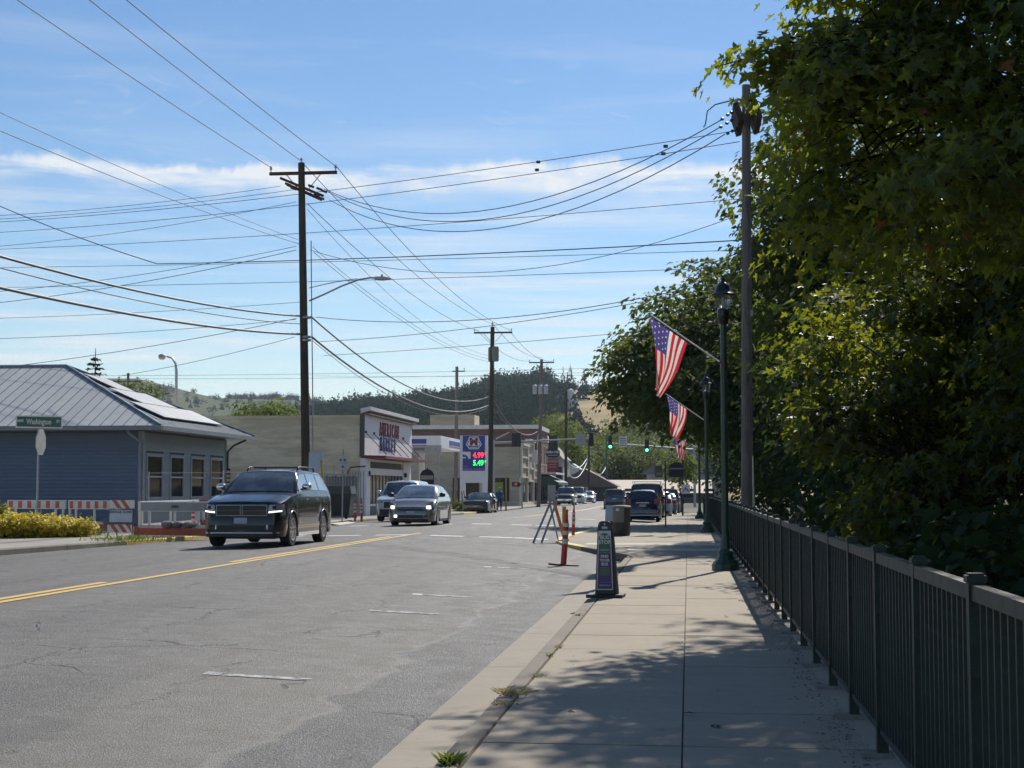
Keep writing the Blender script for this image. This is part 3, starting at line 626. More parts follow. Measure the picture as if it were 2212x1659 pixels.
W('telephone_cable', 'pale cable sagging from near pole to second pole above the market roof, upper', at(672, 684, Y1), at(1058, 856, Y2), 1.5, .034, M_wirel)
W('telephone_cable', 'pale cable sagging from near pole to second pole above the market roof, lower', at(674, 728, Y1), at(1058, 874, Y2), 1.5, .042, M_wirel)
W('telephone_cable', 'thin wire under the pale cables toward the second pole', at(674, 735, Y1), at(1058, 878, Y2), 1.6, .012)
W('telephone_cable', 'pale cable falling from second pole to third pole', at(1064, 858, Y2), at(1163, 930, Y3), 1.4, .035, M_wirel); W('telephone_cable', 'thin cable falling from second pole to third pole', at(1064, 878, Y2), at(1163, 932, Y3), 1.0, .02, M_wirel)
W('telephone_cable', 'white cable swag beyond the signals, nearer one', at(1216, 975, 185), at(1270, 985, 205), 1.8, .07, mat('swag_white', (.6, .62, .55), .5)); W('telephone_cable', 'white cable swag beyond the signals, farther one', at(1272, 987, 205), at(1312, 1000, 225), 2.0, .07, MAT['swag_white'])
W('telephone_cable', 'lower white cable swag beyond the signals', at(1216, 1005, 185), at(1270, 992, 205), 2.0, .06, MAT['swag_white'])
for i, (a, b, s, l) in enumerate((((700, 408), (1560, 258), 1.6, 'highest'), ((706, 413), (1560, 272), 1.75, 'middle'), ((712, 432), (1566, 290), 1.8, 'lowest'))):
    W('power_wire', 'sagging wire across the road from near pole to the pole among trees, %s' % l, at(*a, Y1), at(*b, YR), s, .014)
W('power_wire', 'upper spacer wire crossing the road to the tall right pole', at(-260, 490, 63), at(1598, 281, YR), .5, .010); W('power_wire', 'second spacer wire crossing the road to the tall right pole', at(-260, 512, 63), at(1598, 306, YR), .5, .010)
for i, (a, b, y) in enumerate(((1163, 350, 46.5), (1438, 316, 41), (1160, 367, 46.5), (1433, 332, 41))):
    p = at(a, b, y); o = MB().cyl(p - Vector((.06, 0, 0)), p + Vector((.06, 0, 0)), .045, .045, 8).build('wire_spacer', M_ins, label=('left spacer on the upper crossing wire', 'right spacer on the upper crossing wire', 'left spacer on the second crossing wire', 'right spacer on the second crossing wire')[i], cat='spacer', group='wire spacers')
lat = [((-200, 545), (1545, 430), .25, .010, 'thin wire crossing the sky just under the white cloud'), ((340, 570), (1548, 519), .12, .018, 'dark straight service cable from mid sky to the maples'), ((-80, 410), (340, 570), .15, .018, 'dark service cable from the left edge down to the junction'),
       ((-200, 580), (1548, 540), .1, .009, 'faint thin wire under the dark service cable'), ((670, 540), (1545, 432), 1.6, .011, 'wire sagging from the near pole up to the maples under the cloud'), ((-200, 622), (1480, 578), .15, .009, 'faint lower wire crossing to the right crown'),
       ((682, 685), (1478, 592), .8, .013, 'thicker wire from the near pole rising to the right tree crown'), ((690, 738), (1400, 632), .35, .011, 'lower wire from the near pole passing the second pole top'), ((700, 768), (1320, 716), .1, .009, 'lowest faint wire from the near pole to the right crown'),
       ((-150, 640), (640, 532), .3, .011, 'wire rising from the left edge to the near pole, upper'), ((-150, 668), (640, 540), .3, .013, 'wire rising from the left edge to the near pole, lower'), ((-100, 805), (640, 688), .2, .012, 'wire rising over the blue roof to the near pole'),
       ((260, 812), (636, 728), .1, .010, 'wire from the small far pole over the roof to the near pole'), ((-150, 480), (634, 410), .2, .010, 'thin wire from the left edge to the lower crossarm, upper'), ((-150, 542), (640, 436), .3, .010, 'thin wire from the left edge to the lower crossarm, lower'), ((-100, 690), (655, 652), .1, .009, 'faint wire at left below the thick cables'),
       ((-150, 735), (640, 690), .15, .010, 'faint wire at far left above the roof'), ((-100, 470), (606, 402), .2, .010, 'thin wire from the left edge to the upper crossarm')]
for (a, b, s, r, l) in lat:
    if b[0] > 1300: b = (1730, b[1] + (b[1] - a[1]) / (b[0] - a[0]) * (1730 - b[0]))
    W('service_wire', l, at(*a, Y1 + 2), at(*b, Y1 - 14 if b[0] > 1300 else Y1), s, r)
W('service_wire', 'distant wire above the market and hill, upper', at(-60, 812, 170), at(1420, 792, 170), .3, .018); W('service_wire', 'distant wire above the market and hill, lower', at(270, 818, 170), at(1420, 800, 170), .3, .016); W('service_wire', 'distant wire above the hill at right', at(680, 812, 175), at(1440, 806, 175), .2, .014)
W('service_wire', 'thin wire from the near pole down to the second pole transformer', at(664, 452, Y1), at(1060, 768, Y2), 1.2, .010); W('service_wire', 'thin wire from mid near pole to the second pole', at(676, 534, Y1), at(1060, 776, Y2), .8, .011)
W('service_wire', 'pair wire beside the thin mid wire to the second pole', at(678, 545, Y1), at(1060, 782, Y2), .8, .011)
for i, (a, b, l) in enumerate((((1790, 529), (1905, 538), 'upper pale wire glimpsed inside the maple'), ((1800, 550), (1930, 562), 'middle pale wire glimpsed inside the maple'), ((1770, 582), (1880, 592), 'lower pale wire glimpsed inside the maple'))):
    W('service_wire', l, at(*a, 36.5), at(*b, 30), .02, .012, M_wirel)

# ================================================================== buildings
def y_at(px, X):
    d = _F * FPX + _Rt * (px - 1106.0); return X * d.y / d.x
def glass_mat(name, col, rough=.06, spec=.6):
    n = NT(name); w = n.noise(n.pos(), .8, 2); n.bump(w, .02, .05); return n.done(col, rough, 0, spec)
M_glass = glass_mat('window_glass', (.014, .016, .018), .08, .18); M_dark = mat('dark_interior', (.012, .012, .013), .8)
def siding_mat(name, col):
    n = NT(name); v = n.pos(); a = n.noise(n.scl(v, (.4, .4, 3)), 2.5, 5, .65); c = n.mix(n.ss(a, .3, .75, 0, .5), col, mulc(col, .78)); c = n.mix(n.math('MULTIPLY', n.rnd(), .5), c, mulc(col, .72)); n.bump(n.noise(n.scl(v, (1, 1, 8)), 12, 3), .15, .004)
    return n.done(c, .55, 0, .4)
M_blue = siding_mat('blue_siding', (.145, .19, .255)); M_grey = siding_mat('grey_siding', (.22, .245, .265)); M_trim = mat('trim_grey', (.22, .255, .29), .55); M_fascia = mat('fascia_grey', (.17, .185, .20), .5)
M_metal = mat('roof_metal', (.44, .445, .43), .5, .0, var=.06, rand=.12, dirt=((.28, .28, .27), .4)); M_metald = mat('roof_metal_edge', (.16, .19, .21), .5, .2)
def blue_house():
    XB = at(308, 1000, 53.6).x; Ya = 53.6; Yb = y_at(490, XB); OV = .95; z0 = lz(55); ze = 3.52; XW = -46.0
    t = thing('blue_house', 'blue and grey clapboard house with grey metal roof at the left edge', 'building', (XB, Ya, z0)); D = Yb - Ya; LX = XW - XB
    MB().box(LX, -.04, .04, D - .04, -.3, ze).build('wall', mat('house_core', (.12, .13, .14), .8), t)
    bh = .132; nb = 25
    for i in range(nb):                     # clapboards, the blue gable side
        z = .08 + i * bh; MB().add([(LX, -.05, z), (LX, .04, z), (LX, .03, z + bh), (LX, .0, z + bh), (-.16, -.05, z), (-.16, .04, z), (-.16, .03, z + bh), (-.16, .0, z + bh)], [(0, 1, 2, 3), (7, 6, 5, 4), (0, 4, 5, 1), (3, 2, 6, 7), (0, 3, 7, 4), (1, 5, 6, 2)]).build('board', M_blue, t)
    wins = []
    for a, b, yt, yb in ((320.5, 352, 985, 1063), (371.5, 397.5, 989, 1062), (416, 441.5, 992, 1062), (458, 482, 995, 1061)):
        ya, yb_ = y_at(a, XB) - Ya, y_at(b, XB) - Ya; wins.append((ya, yb_))
    wz0, wz1 = 1.05, 2.52
    for i in range(nb):
        z = .08 + i * bh; segs = []; cur = .17
        if z + bh > wz0 - .1 and z < wz1 + .12:
            for a, b in wins: segs.append((cur, a - .13)); cur = b + .13
        segs.append((cur, D - .1))
        for a, b in segs:
            if b - a < .03: continue
            MB().add([(.022, a, z), (-.04, a, z), (-.03, a, z + bh), (.004, a, z + bh), (.022, b, z), (-.04, b, z), (-.03, b, z + bh), (.004, b, z + bh)], [(3, 2, 1, 0), (4, 5, 6, 7), (1, 5, 4, 0), (7, 6, 2, 3), (4, 7, 3, 0), (2, 6, 5, 1)]).build('board', M_grey, t)
    for a, b in wins:
        w = MB(); 
        for (y0, y1, q0, q1) in ((a - .13, a, wz0 - .1, wz1 + .12), (b, b + .13, wz0 - .1, wz1 + .12), (a, b, wz1, wz1 + .12), (a, b, wz0 - .1, wz0)): w.box(-.03, .035, y0 + .001, y1 - .001, q0, q1)
        w = w.build('window', M_trim, t); zm = (wz0 + wz1) / 2
        MB().box(-.01, .022, a, b, zm - .03, zm + .03).build('sash_rail', mat('sash_white', (.36, .38, .40), .5), w); MB().box(-.02, .06, a - .16, b + .16, wz0 - .15, wz0 - .101).build('sill', M_trim, w)
        MB().box(-.05, -.02, a, b, wz0, zm - .03).build('pane', M_glass, w); MB().box(-.05, -.015, a, b, zm + .03, wz1).build('pane', M_glass, w)
    MB().box(-.16, .03, -.03, .17, 0, ze - .1).build('corner_board', M_trim, t); MB().box(-.16, .03, D - .1, D + .03, 0, ze - .1).build('corner_board', M_trim, t)
    # roof
    ex, e0, e1 = OV, -OV, D + OV; run = (e1 - e0) / 2; xr = ex - run; yr = (e0 + e1) / 2; rise = 2.62; zb = ze + .05
    def P(x, s): return (x, e0 + (yr - e0) * s, zb + rise * s)
    MB().add([(ex, e0, zb - .02), (xr, yr, zb + rise - .02), (LX, yr, zb + rise - .02), (LX, e0, zb - .02), (ex, e1, zb - .02), (LX, e1, zb - .02)], [(0, 1, 2, 3), (4, 1, 0), (4, 5, 2, 1), (0, 3, 5, 4)]).build('roof', M_metald, t)
    rf = t.children[-1]
    pw = .43; x = ex - .05
    while x > LX:
        x1 = x - pw + .006
        def top(xx): return 1.0 if xx <= xr else (ex - xx) / (ex - xr)
        a, b = top(x), top(x1); pts = [P(x, 0), P(x1, 0), P(x1, b), P(x, a)]
        if x > xr > x1: pts = [P(x, 0), P(x1, 0), P(x1, 1), P(xr, 1), P(x, a)]
        q = MB(); k = len(pts); up = [(p[0], p[1] - .01, p[2] + .012) for p in pts]; q.add(up + pts, [tuple(range(k))] + [(i, (i + 1) % k, (i + 1) % k + k, i + k) for i in range(k)])
        s0, s1 = P(x1, 0), P(x1, b); q.cyl((s0[0], s0[1] - .02, s0[2] + .02), (s1[0], s1[1] - .02, s1[2] + .02), .013, .013, 4, True, 1); q.build('roof_panel', [M_metal, mat('seam_dark', (.13, .135, .13), .95, spec=.02)], rf); x -= pw
    y = e0 + .05
    while y < e1:
        y1 = y + pw - .006
        def top(yy): return 1 - abs(yy - yr) / (yr - e0)
        def Q(yy, s): return (ex + (xr - ex) * s, yy, zb + rise * s)
        pts = [Q(y, 0), Q(y1, 0), Q(y1, max(0, top(y1))), Q(y, top(y))]
        if y < yr < y1: pts = [Q(y, 0), Q(y1, 0), Q(y1, top(y1)), Q(yr, 1), Q(y, top(y))]
        q = MB(); k = len(pts); up = [(p[0] + .01, p[1], p[2] + .012) for p in pts]; q.add(up + pts, [tuple(range(k))] + [(i, (i + 1) % k, (i + 1) % k + k, i + k) for i in range(k)])
        s0, s1 = Q(y1, 0), Q(y1, max(0, top(y1))); q.cyl((s0[0] + .02, s0[1], s0[2] + .02), (s1[0] + .02, s1[1], s1[2] + .02), .013, .013, 4); q.build('roof_panel', M_metald, rf); y += pw
    for (a, b) in (((ex, e0, zb), (xr, yr, zb + rise)), ((ex, e1, zb), (xr, yr, zb + rise)), ((xr, yr, zb + rise), (LX, yr, zb + rise))): MB().cyl(Vector(a) + Vector((0, 0, .03)), Vector(b) + Vector((0, 0, .03)), .07, .07, 6).build('ridge_cap', M_metald, rf)
    sp = mat('solar_glass', (.24, .245, .25), .5, .0, var=.05, rand=.15)  # light grey base stands in for sky reflected in the panels
    for r_ in range(3):
        for c_ in range(6 - r_ * 2 + (1 if r_ == 0 else 0)):
            w = 1.02; n_ = 6 - r_ * 2 + (1 if r_ == 0 else 0); yy = yr - n_ * w / 2 + c_ * w; s0 = .12 + r_ * .235; s1 = s0 + .225
            p = [Q(yy + .01, s0), Q(yy + w - .01, s0), Q(yy + w - .01, s1), Q(yy + .01, s1)]; q = MB(); nrm = Vector((rise, 0, run)).normalized()
            q.add([Vector(v) + nrm * .13 for v in p] + [Vector(v) + nrm * .09 for v in p], [(0, 1, 2, 3), (7, 6, 5, 4)] + [(i, (i + 1) % 4, (i + 1) % 4 + 4, i + 4) for i in range(4)]); q.build('solar_panel', sp, rf)
    for (x0, x1, y0, y1) in ((LX, ex + .1, e0 - .11, e0), (ex, ex + .11, e0, e1 + .1)): MB().box(x0, x1, y0, y1, ze - .1, ze + .06).build('gutter', M_fascia, t)
    MB().box(LX, ex, e0, e1, ze - .06, ze - .03).build('soffit', M_fascia, t)
    MB().tube([(-.32, -.75, ze - .1), (-.30, -.6, ze - .2), (-.06, -.1, ze - .5), (-.06, -.09, .2)], .05, 8).build('downpipe', M_trim, t); MB().tube([(.75, D + .4, ze - .1), (.3, D + .1, ze - .35), (.06, D + .06, ze - .6), (.06, D + .06, .2)], .045, 8).build('downpipe', mat('dark_pipe', (.03, .035, .04), .5), t)
    v = P(-8.0, .28); MB().cyl(v, (v[0], v[1], v[2] + .55), .03, .03, 8).build('vent_pipe', M_fascia, rf)
    MB().box(-7.9, -6.9, -.05, -.03, .25, .62).build('basement_vent', mat('vent_dark', (.04, .06, .08), .6), t); MB().box(-6.75, -6.0, -.05, -.03, .25, .62).build('basement_vent', MAT['vent_dark'], t)
blue_house()

def stucco(name, col, dark):
    n = NT(name); p = n.pos(); a = n.noise(n.scl(p, (.35, .35, 1.6)), 1.1, 6, .68); b = n.noise(p, 14, 3); br = n.N.new('ShaderNodeTexBrick'); cm = n.N.new('ShaderNodeCombineXYZ'); X, Y, Z = n.xyz(p)
    n.L.new(n.math('ADD', X, Y), cm.inputs[0]); n.L.new(Z, cm.inputs[1]); n.L.new(cm.outputs[0], br.inputs['Vector']); br.inputs['Scale'].default_value = 1; br.inputs['Brick Width'].default_value = .4; br.inputs['Row Height'].default_value = .2; br.inputs['Mortar Size'].default_value = .012; br.inputs['Mortar Smooth'].default_value = .6
    c = n.mix(n.ss(a, .40, .60, 0, .95), col, dark); c = n.mix(n.math('MULTIPLY', br.outputs['Fac'], .16), c, mulc(dark, .8)); n.bump(n.math('SUBTRACT', n.math('MULTIPLY', b, .4), br.outputs['Fac']), .35, .012); return n.done(c, .9, 0, .25)
M_stuc = stucco('beige_block_wall', (.78, .655, .455), (.58, .475, .32)); M_cmu = stucco('grey_block_wall', (.52, .445, .335), (.41, .35, .262)); M_brick = stucco('red_brick_wall', (.21, .125, .10), (.15, .088, .07))
M_whitep = mat('white_paint', (.76, .73, .72), .5, dirt=((.42, .38, .36), .5), var=.06); M_red = mat('awning_red', (.16, .018, .026), .45); M_black = mat('black_metal', (.016, .016, .018), .4); M_cream = mat('cream_paint', (.62, .55, .44), .6, dirt=((.3, .26, .2), .5))
def market():
    XM = -17.6; Ya = y_at(781, XM); Yb = y_at(884, XM); z0 = lz(85); t = thing('market_building', 'beige block corner shop with white sign front and red awning', 'building', (XM, Ya, z0)); D = Yb - Ya
    MB().box(-30, -.02, 0, D, -.3, 5.28).build('wall', M_stuc, t)
    MB().box(-15.7, -.02, -.05, .12, 5.28, 5.46).build('parapet', M_stuc, t); MB().box(-30, -15.75, -.05, .12, 5.28, 5.33).build('parapet', M_stuc, t)
    MB().box(-.02, .16, -.1, D + .1, 3.30, 5.55).build('sign_board', M_whitep, t)
    sb = t.children[-1]
    MB().box(-.05, .20, -.16, .0, 3.2, 5.75).build('edge_post', mat('edge_dark', (.09, .085, .075), .7), t)
    q = MB(); q.add([(.0, -.2, 5.55), (.55, -.2, 5.72), (.55, -.2, 5.92), (0, -.2, 5.82), (.0, D + .5, 5.55), (.55, D + .5, 5.72), (.55, D + .5, 5.92), (0, D + .5, 5.82)], [(0, 1, 2, 3), (7, 6, 5, 4), (0, 4, 5, 1), (1, 5, 6, 2), (2, 6, 7, 3), (3, 7, 4, 0)]); q.build('cornice', mat('cornice_white', (.66, .64, .6), .5), t)
    MB().box(.16, .5, -.1, D + .4, 5.5, 5.57).build('cornice_soffit', mat('soffit_brown', (.22, .17, .14), .7), t)
    for s, z, m, h in (('AMERICAN', 4.83, mat('letter_red', (.30, .03, .04), .5), 1.0), ('MARKET', 3.98, mat('letter_blue', (.03, .06, .22), .5), 1.0)):
        n_ = len(s)
        for i, ch in enumerate(s):
            yy = 4.05 + (i + .5) * (5.9 if n_ == 8 else 5.0) / n_ + (0 if n_ == 8 else .1); text('letter', ch, 1.12, sb, (.175, yy, z), (R(90), 0, R(90)), m, .66 if ch == 'M' else (1.5 if ch == 'I' else .78), ext=.04, bold=.012)
    for i in range(6):
        yy = .35 + i * 2.2; MB().cyl((.17, yy, 4.55), (1.32, yy + .15, 3.32), .022, .022, 6).build('awning_rod', M_black, t); MB().box(.161, .24, yy - .09, yy + .09, 4.5, 4.62).build('rod_bracket', M_black, t)
    q = MB(); q.add([(.0, -.05, 3.15), (1.38, -.05, 3.12), (1.38, -.05, 3.26), (0, -.05, 3.29), (0, D + .3, 3.15), (1.38, D + .3, 3.12), (1.38, D + .3, 3.26), (0, D + .3, 3.29)], [(0, 1, 2, 3), (7, 6, 5, 4), (0, 4, 5, 1), (1, 5, 6, 2), (2, 6, 7, 3), (3, 7, 4, 0)]); q.build('awning', M_red, t)
    # shop front
    MB().box(-.02, .30, -.1, 1.0, 0, 3.12).build('pier', M_whitep, t); MB().box(-.02, .14, D - 2.6, D, 0, 3.12).build('pier', M_whitep, t)
    MB().box(-.02, .1, 1.0, D - 2.6, 2.25, 2.62).build('lintel', M_whitep, t); MB().box(-.02, .1, 1.0, D - 2.6, 2.98, 3.12).build('lintel', M_whitep, t); MB().box(-.02, .03, 1.3, D - 2.8, 2.62, 2.98).build('transom', mat('louvre_dark', (.03, .03, .03), .6), t)
    MB().box(-.02, .12, 1.0, D - 2.6, 0, .52).build('bulkhead', mat('bulkhead_grey', (.11, .11, .115), .7, dirt=((.06, .06, .06), .5)), t); MB().box(-.02, .16, 1.0, D - 2.6, .52, .62).build('sill', M_whitep, t)
    W_ = D - 3.6; np_ = 11; w = MB().box(.0, .06, 1.0, 1.06, .62, 2.25).build('shop_window', M_galv, t)
    rr = random.Random(2)
    for i in range(np_):
        a = 1.06 + i * (W_ - .06) / np_; b = a + (W_ - .06) / np_
        MB().box(0, .03, a, b - .07, .62, 2.25).build('pane', M_glass, w); MB().box(0, .075, b - .07, b, .62, 2.25).build('mullion', M_galv, w)
        if rr.random() < .7: MB().box(-.05, .034, a + .1, b - rr.uniform(.25, .5), .8 + rr.random() * .4, 1.4 + rr.random() * .7).build('poster', mat('poster_%d' % rr.randint(0, 3), [(.30, .28, .26), (.22, .24, .28), (.34, .24, .16), (.12, .14, .16)][rr.randint(0, 3)], .5), w)
    for yy in (1.25, D - 1.7): MB().lathe([(.05, -.14), (.09, -.05), (.09, .1), (.03, .15)], 8, (.32 if yy < 2 else .22, yy - .6, 2.3)).build('wall_lamp', M_black, t)
    for X_, z_ in ((-9.9, 2.0),):
        MB().box(X_ - .38, X_ + .38, -.06, .0, 3.16, 3.26).build('niche_cap', mat('niche_dark', (.07, .06, .065), .7), t); MB().box(X_ - .26, X_ + .26, -.03, .0, 1.3, 3.16).build('niche', mat('niche_fill', (.17, .155, .15), .8), t); MB().box(X_ + .26, X_ + .34, -.05, 0, 1.3, 3.16).build('niche_jamb', M_stuc, t)
    MB().box(-15.75, -15.6, -.04, 0, 4.2, 4.75).build('scupper', M_black, t); MB().cyl((-8.1, -.03, 5.2), (-7.7, -.03, 0), .03, .03, 6).build('cable_stain', mat('stain', (.22, .2, .165), .9), t)
market()
def fuel():
    Yc = 115; Xc = at(952, 1000, Yc).x; z0 = lz(115); zb = at(952, 968, Yc).z; zt = at(952, 941, Yc).z; t = thing('fuel_canopy', 'white and blue flat canopy of the filling station behind the market', 'canopy', (Xc, Yc, z0)); zb -= z0; zt -= z0; D = 12; Wd = 16
    MB().box(-Wd, 0, 0, D, zb, zt).build('canopy', mat('canopy_white', (.82, .82, .83), .4, var=.03), t); cn = t.children[-1]; bl = mat('station_blue', (.035, .05, .30), .4, var=.05); rd = mat('station_red', (.30, .04, .06), .4)
    h = zt - zb
    for (x0, x1, y0, y1) in ((-Wd, -1.1, -.02, 0), (0, .02, 4.2, D - .6)):
        MB().box(x0, x1, y0, y1, zb + h * .36, zb + h * .74).build('band', bl, cn); MB().box(x0, x1, y0, y1, zb + h * .20, zb + h * .27).build('band', rd, cn)
    for x, y in ((-2.5, 6), (-9.5, 6)): MB().box(x - .2, x + .2, y - .2, y + .2, 0, zb).build('column', M_whitep, t)
    Yp = 119.5; p = at(1024, 940, Yp); a = at(993.5, 1000, Yp).x; b = at(1053, 1000, Yp).x; s = thing('fuel_price_sign', 'tall blue and white fuel price sign with lit red and green prices', 'sign', (p.x, Yp, lz(Yp)), R(4)); w = (b - a) / 2; z_ = lz(Yp)
    def Z(py): return at(1024, py, Yp).z - z_
    wt = mat('sign_white', (.78, .79, .82), .4, var=.04)
    MB().box(-w, w, -.22, .22, Z(1043), Z(941)).build('cabinet', wt, s)
    f = MB().box(-w * .80, w * .80, -.25, -.221, Z(1017), Z(941.5)).build('face', bl, s)
    for sx in (-1, 1): MB().box(sx * w - (.0 if sx < 0 else .42), sx * w + (.42 if sx < 0 else .0), -.18, .18, 0, Z(1043)).build('leg', wt, s)
    def hexa(sc): return [(-.44 * sc, -.62 * sc), (.44 * sc, -.62 * sc), (.78 * sc, -.15 * sc), (.42 * sc, .62 * sc), (-.42 * sc, .62 * sc), (-.78 * sc, -.15 * sc)]
    zc = Z(957); MB().prism([(x, z + zc) for x, z in hexa(.80)], -.262, -.251, 'y').build('emblem', wt, s); MB().prism([(x, z + zc) for x, z in hexa(.70)], -.268, -.263, 'y').build('emblem_ring', mat('emblem_grey', (.20, .22, .26), .5), s); MB().prism([(x, z + zc) for x, z in hexa(.60)], -.274, -.269, 'y').build('emblem_field', wt, s)
    text('letter', 'M', .78, s, (0, -.28, zc + .06), (R(90), 0, 0), mat('emblem_red', (.26, .015, .02), .4), 1.05, bold=.035); MB().box(-.38, .38, -.279, -.275, zc - .32, zc - .24).build('emblem_band', mat('emblem_band', (.03, .05, .14), .4), s)
    text('price', '4.99', .60, s, (.36, -.262, Z(984)), (R(90), 0, 0), emit('led_red', (1, .03, .05), 2.2), .82, bold=.012); text('price', '9', .28, s, (.90, -.262, Z(981)), (R(90), 0, 0), bpy.data.materials['led_red'], .9)
    text('price', '5.49', .60, s, (.36, -.262, Z(1000.5)), (R(90), 0, 0), emit('led_green', (.03, .95, .12), 2.0), .82, bold=.012); text('price', '9', .28, s, (.90, -.262, Z(997.5)), (R(90), 0, 0), bpy.data.materials['led_green'], .9)
    MB().prism([(-.98, Z(976)), (-.25, Z(976)), (-.25, Z(991)), (-.42, Z(991)), (-.5, Z(985)), (-.98, Z(980))], -.262, -.251, 'y').build('card_print', wt, s); MB().box(-.95, -.62, -.262, -.251, Z(990), Z(987.4)).build('card_print', wt, s)
    gr = mat('faint_print', (.20, .23, .36), .5); MB().box(-.95, -.45, -.262, -.251, Z(1008.5), Z(1006.5)).build('print', gr, s); MB().box(-.92, -.1, -.262, -.251, Z(1014.5), Z(1012.3)).build('print', gr, s); MB().box(0, .78, -.262, -.251, Z(1014.5), Z(1012.3)).build('print', gr, s)
fuel()
def street_row():
    # grey block shop with an ornate cream front
    XF = -16.4; Ya = y_at(1122, XF); Yb = y_at(1161, XF); z0 = lz(150); D = Yb - Ya; t = thing('ornate_shop', 'grey block shop with cream framed two-storey front panels beyond the fuel sign', 'building', (XF, Ya, z0))
    MB().box(-34, -.02, 0, D, -.3, 5.35).build('wall', M_cmu, t); MB().box(-34, -6, -.06, .3, 5.35, 5.5).build('parapet', M_cmu, t); MB().box(-6, 0, -.06, .3, 5.35, 5.75).build('parapet', M_cmu, t)
    zs = [(2.75, 5.9), (2.4, 6.5), (2.75, 5.3)]; tan = mat('tan_panel', (.36, .29, .20), .8, dirt=((.17, .13, .09), .5))
    for i in range(3):
        y0, y1 = D * i / 3, D * (i + 1) / 3; zl, zh = zs[i]; f = MB().box(-.02, .12, y0, y1 - .05, zl, zh).build('front_panel', tan, t)
        for y in (y0, y1 - .45): MB().box(.12, .3, y, y + .35, zl, zh).build('pilaster', M_cream, f)
        for k in range(4): z = zl + (zh - zl) * k / 3.2; MB().box(.12, .26, y0 + .35, y1 - .45, z, z + .16).build('moulding', M_cream, f)
        MB().box(-.05, .45, y0 - .05, y1 + .02, zh, zh + .25).build('cornice', M_cream, f)
        for k in range(2): MB().box(-.02, .04, y0 + .5 + k * (D / 6), y0 + D / 6 - .1 + k * D / 6, .3, 2.3).build('shop_window', M_glass, t)
        MB().box(-.02, .2, y0, y0 + .4, 0, zl).build('pier', M_cream, t); MB().box(-.02, .2, y0 + .4, y1, 0, .3).build('sill', M_cream, t)
    MB().box(.3, .9, D * .5, D * .5 + .2, 4.3, 5.7).build('projecting_sign', M_whitep, t)
    for x0, x1, m in ((-6.6, -4.0, M_dark), (-3.6, -1.0, M_dark)): MB().box(x0, x1, -.05, 0, .45, 2.75).build('window', M_glass, t)
    MB().box(-3.2, -1.6, -.07, -.051, 1.2, 2.3).build('poster', mat('lime_poster', (.26, .30, .03), .5), t); MB().box(-3.2, -1.5, -.07, -.051, .5, 1.2).build('poster', mat('teal_poster', (.05, .12, .12), .5), t); MB().box(-3.9, -3.65, -.06, .0, .3, 2.8).build('mullion', M_cream, t)
    # dark brick block
    Yc = Yb + 1.5; De = 13; b = thing('brick_block', 'dark red brick two-storey block with white cornice behind the ornate shop', 'building', (-16.6, Yc, z0)); MB().box(-32, 0, 0, De, -.3, 8.3).build('wall', M_brick, b)
    MB().box(-14, .2, -.2, De, 8.3, 8.75).build('cornice', mat('cornice_white', (.66, .64, .6), .5), b); MB().box(-12, -7, -.1, 4, 8.75, 9.9).build('chimney', M_cmu, b)
    for i in range(4): y = .9 + i * 3.1; MB().box(-.02, .06, y, y + 1.1, 4.4, 6.6).build('window', M_cream, b); MB().box(.06, .07, y + .15, y + .95, 4.5, 6.5).build('pane', M_glass, b.children[-1])
    for i in range(4): y = .6 + i * 3.1; MB().box(-.02, .04, y, y + 2.4, .4, 2.8).build('shop_window', M_glass, b)
    MB().box(.0, 2.0, 1, De, 3.3, 3.5).build('awning_top', M_whitep, b); q = MB(); q.add([(0, 1, 3.4), (2.3, 1, 2.4), (0, De + 2, 3.4), (2.3, De + 2, 2.4), (2.3, 1, 2.1), (2.3, De + 2, 2.1), (0, 1, 2.1), (0, De + 2, 2.1)], [(0, 1, 3, 2), (1, 4, 5, 3), (0, 6, 4, 1), (2, 3, 5, 7)]); q.build('awning', mat('awning_green', (.030, .075, .055), .6), b)
    # hanging signs on the brick block
    Ys = Yc - 1.0; x0 = at(1178.5, 1000, Ys).x; x1 = at(1209.5, 1000, Ys).x; xc = (x0 + x1) / 2; hw = (x1 - x0) / 2
    def Z(py): return at(1193, py, Ys).z
    s = thing('hanging_sign', 'black hexagonal hanging sign with white letters over the pavement', 'sign', (xc, Ys, 0)); k = .82
    MB().prism([(-hw, Z(982)), (-hw * .6, Z(988.5)), (hw * .6, Z(988.5)), (hw, Z(982)), (hw, Z(974)), (hw * .6, Z(969.5)), (-hw * .6, Z(969.5)), (-hw, Z(974))], -.12, .12, 'y').build('plate', M_black, s)
    wl_ = mat('sign_letter_white', (.62, .62, .62), .5); text('lettering', 'GREEN TREE', .34, s, (0, -.125, Z(977)), (R(90), 0, 0), wl_, .82, bold=.01); MB().box(-hw * .7, hw * .7, -.125, -.121, Z(984.5), Z(982.6)).build('print', mat('print_grey', (.3, .3, .31), .5), s); MB().cyl((0, 0, Z(969.5)), (0, 0, Z(955)), .05, .05, 6).build('hanger', M_black, s); MB().cyl((0, 0, Z(957)), (-1.2, .3, Z(957)), .05, .05, 6).build('bracket', M_black, s)
    s = thing('hanging_sign', 'red hanging banner sign with pale letters below the black sign', 'sign', (xc, Ys + .3, 0)); MB().box(-hw * .80, hw * .80, -.06, .06, Z(1019), Z(991)).build('plate', mat('banner_red', (.24, .035, .05), .5), s)
    pl = mat('banner_pink', (.55, .36, .38), .5); text('lettering', 'RAMEN', .42, s, (0, -.065, Z(996.5)), (R(90), 0, 0), pl, .95, bold=.012)
    for z in (1003, 1008.5): MB().box(-hw * .55, hw * .5, -.065, -.061, Z(z + 1.6), Z(z - 1.2)).build('print', mat('banner_print', (.42, .22, .24), .5), s)
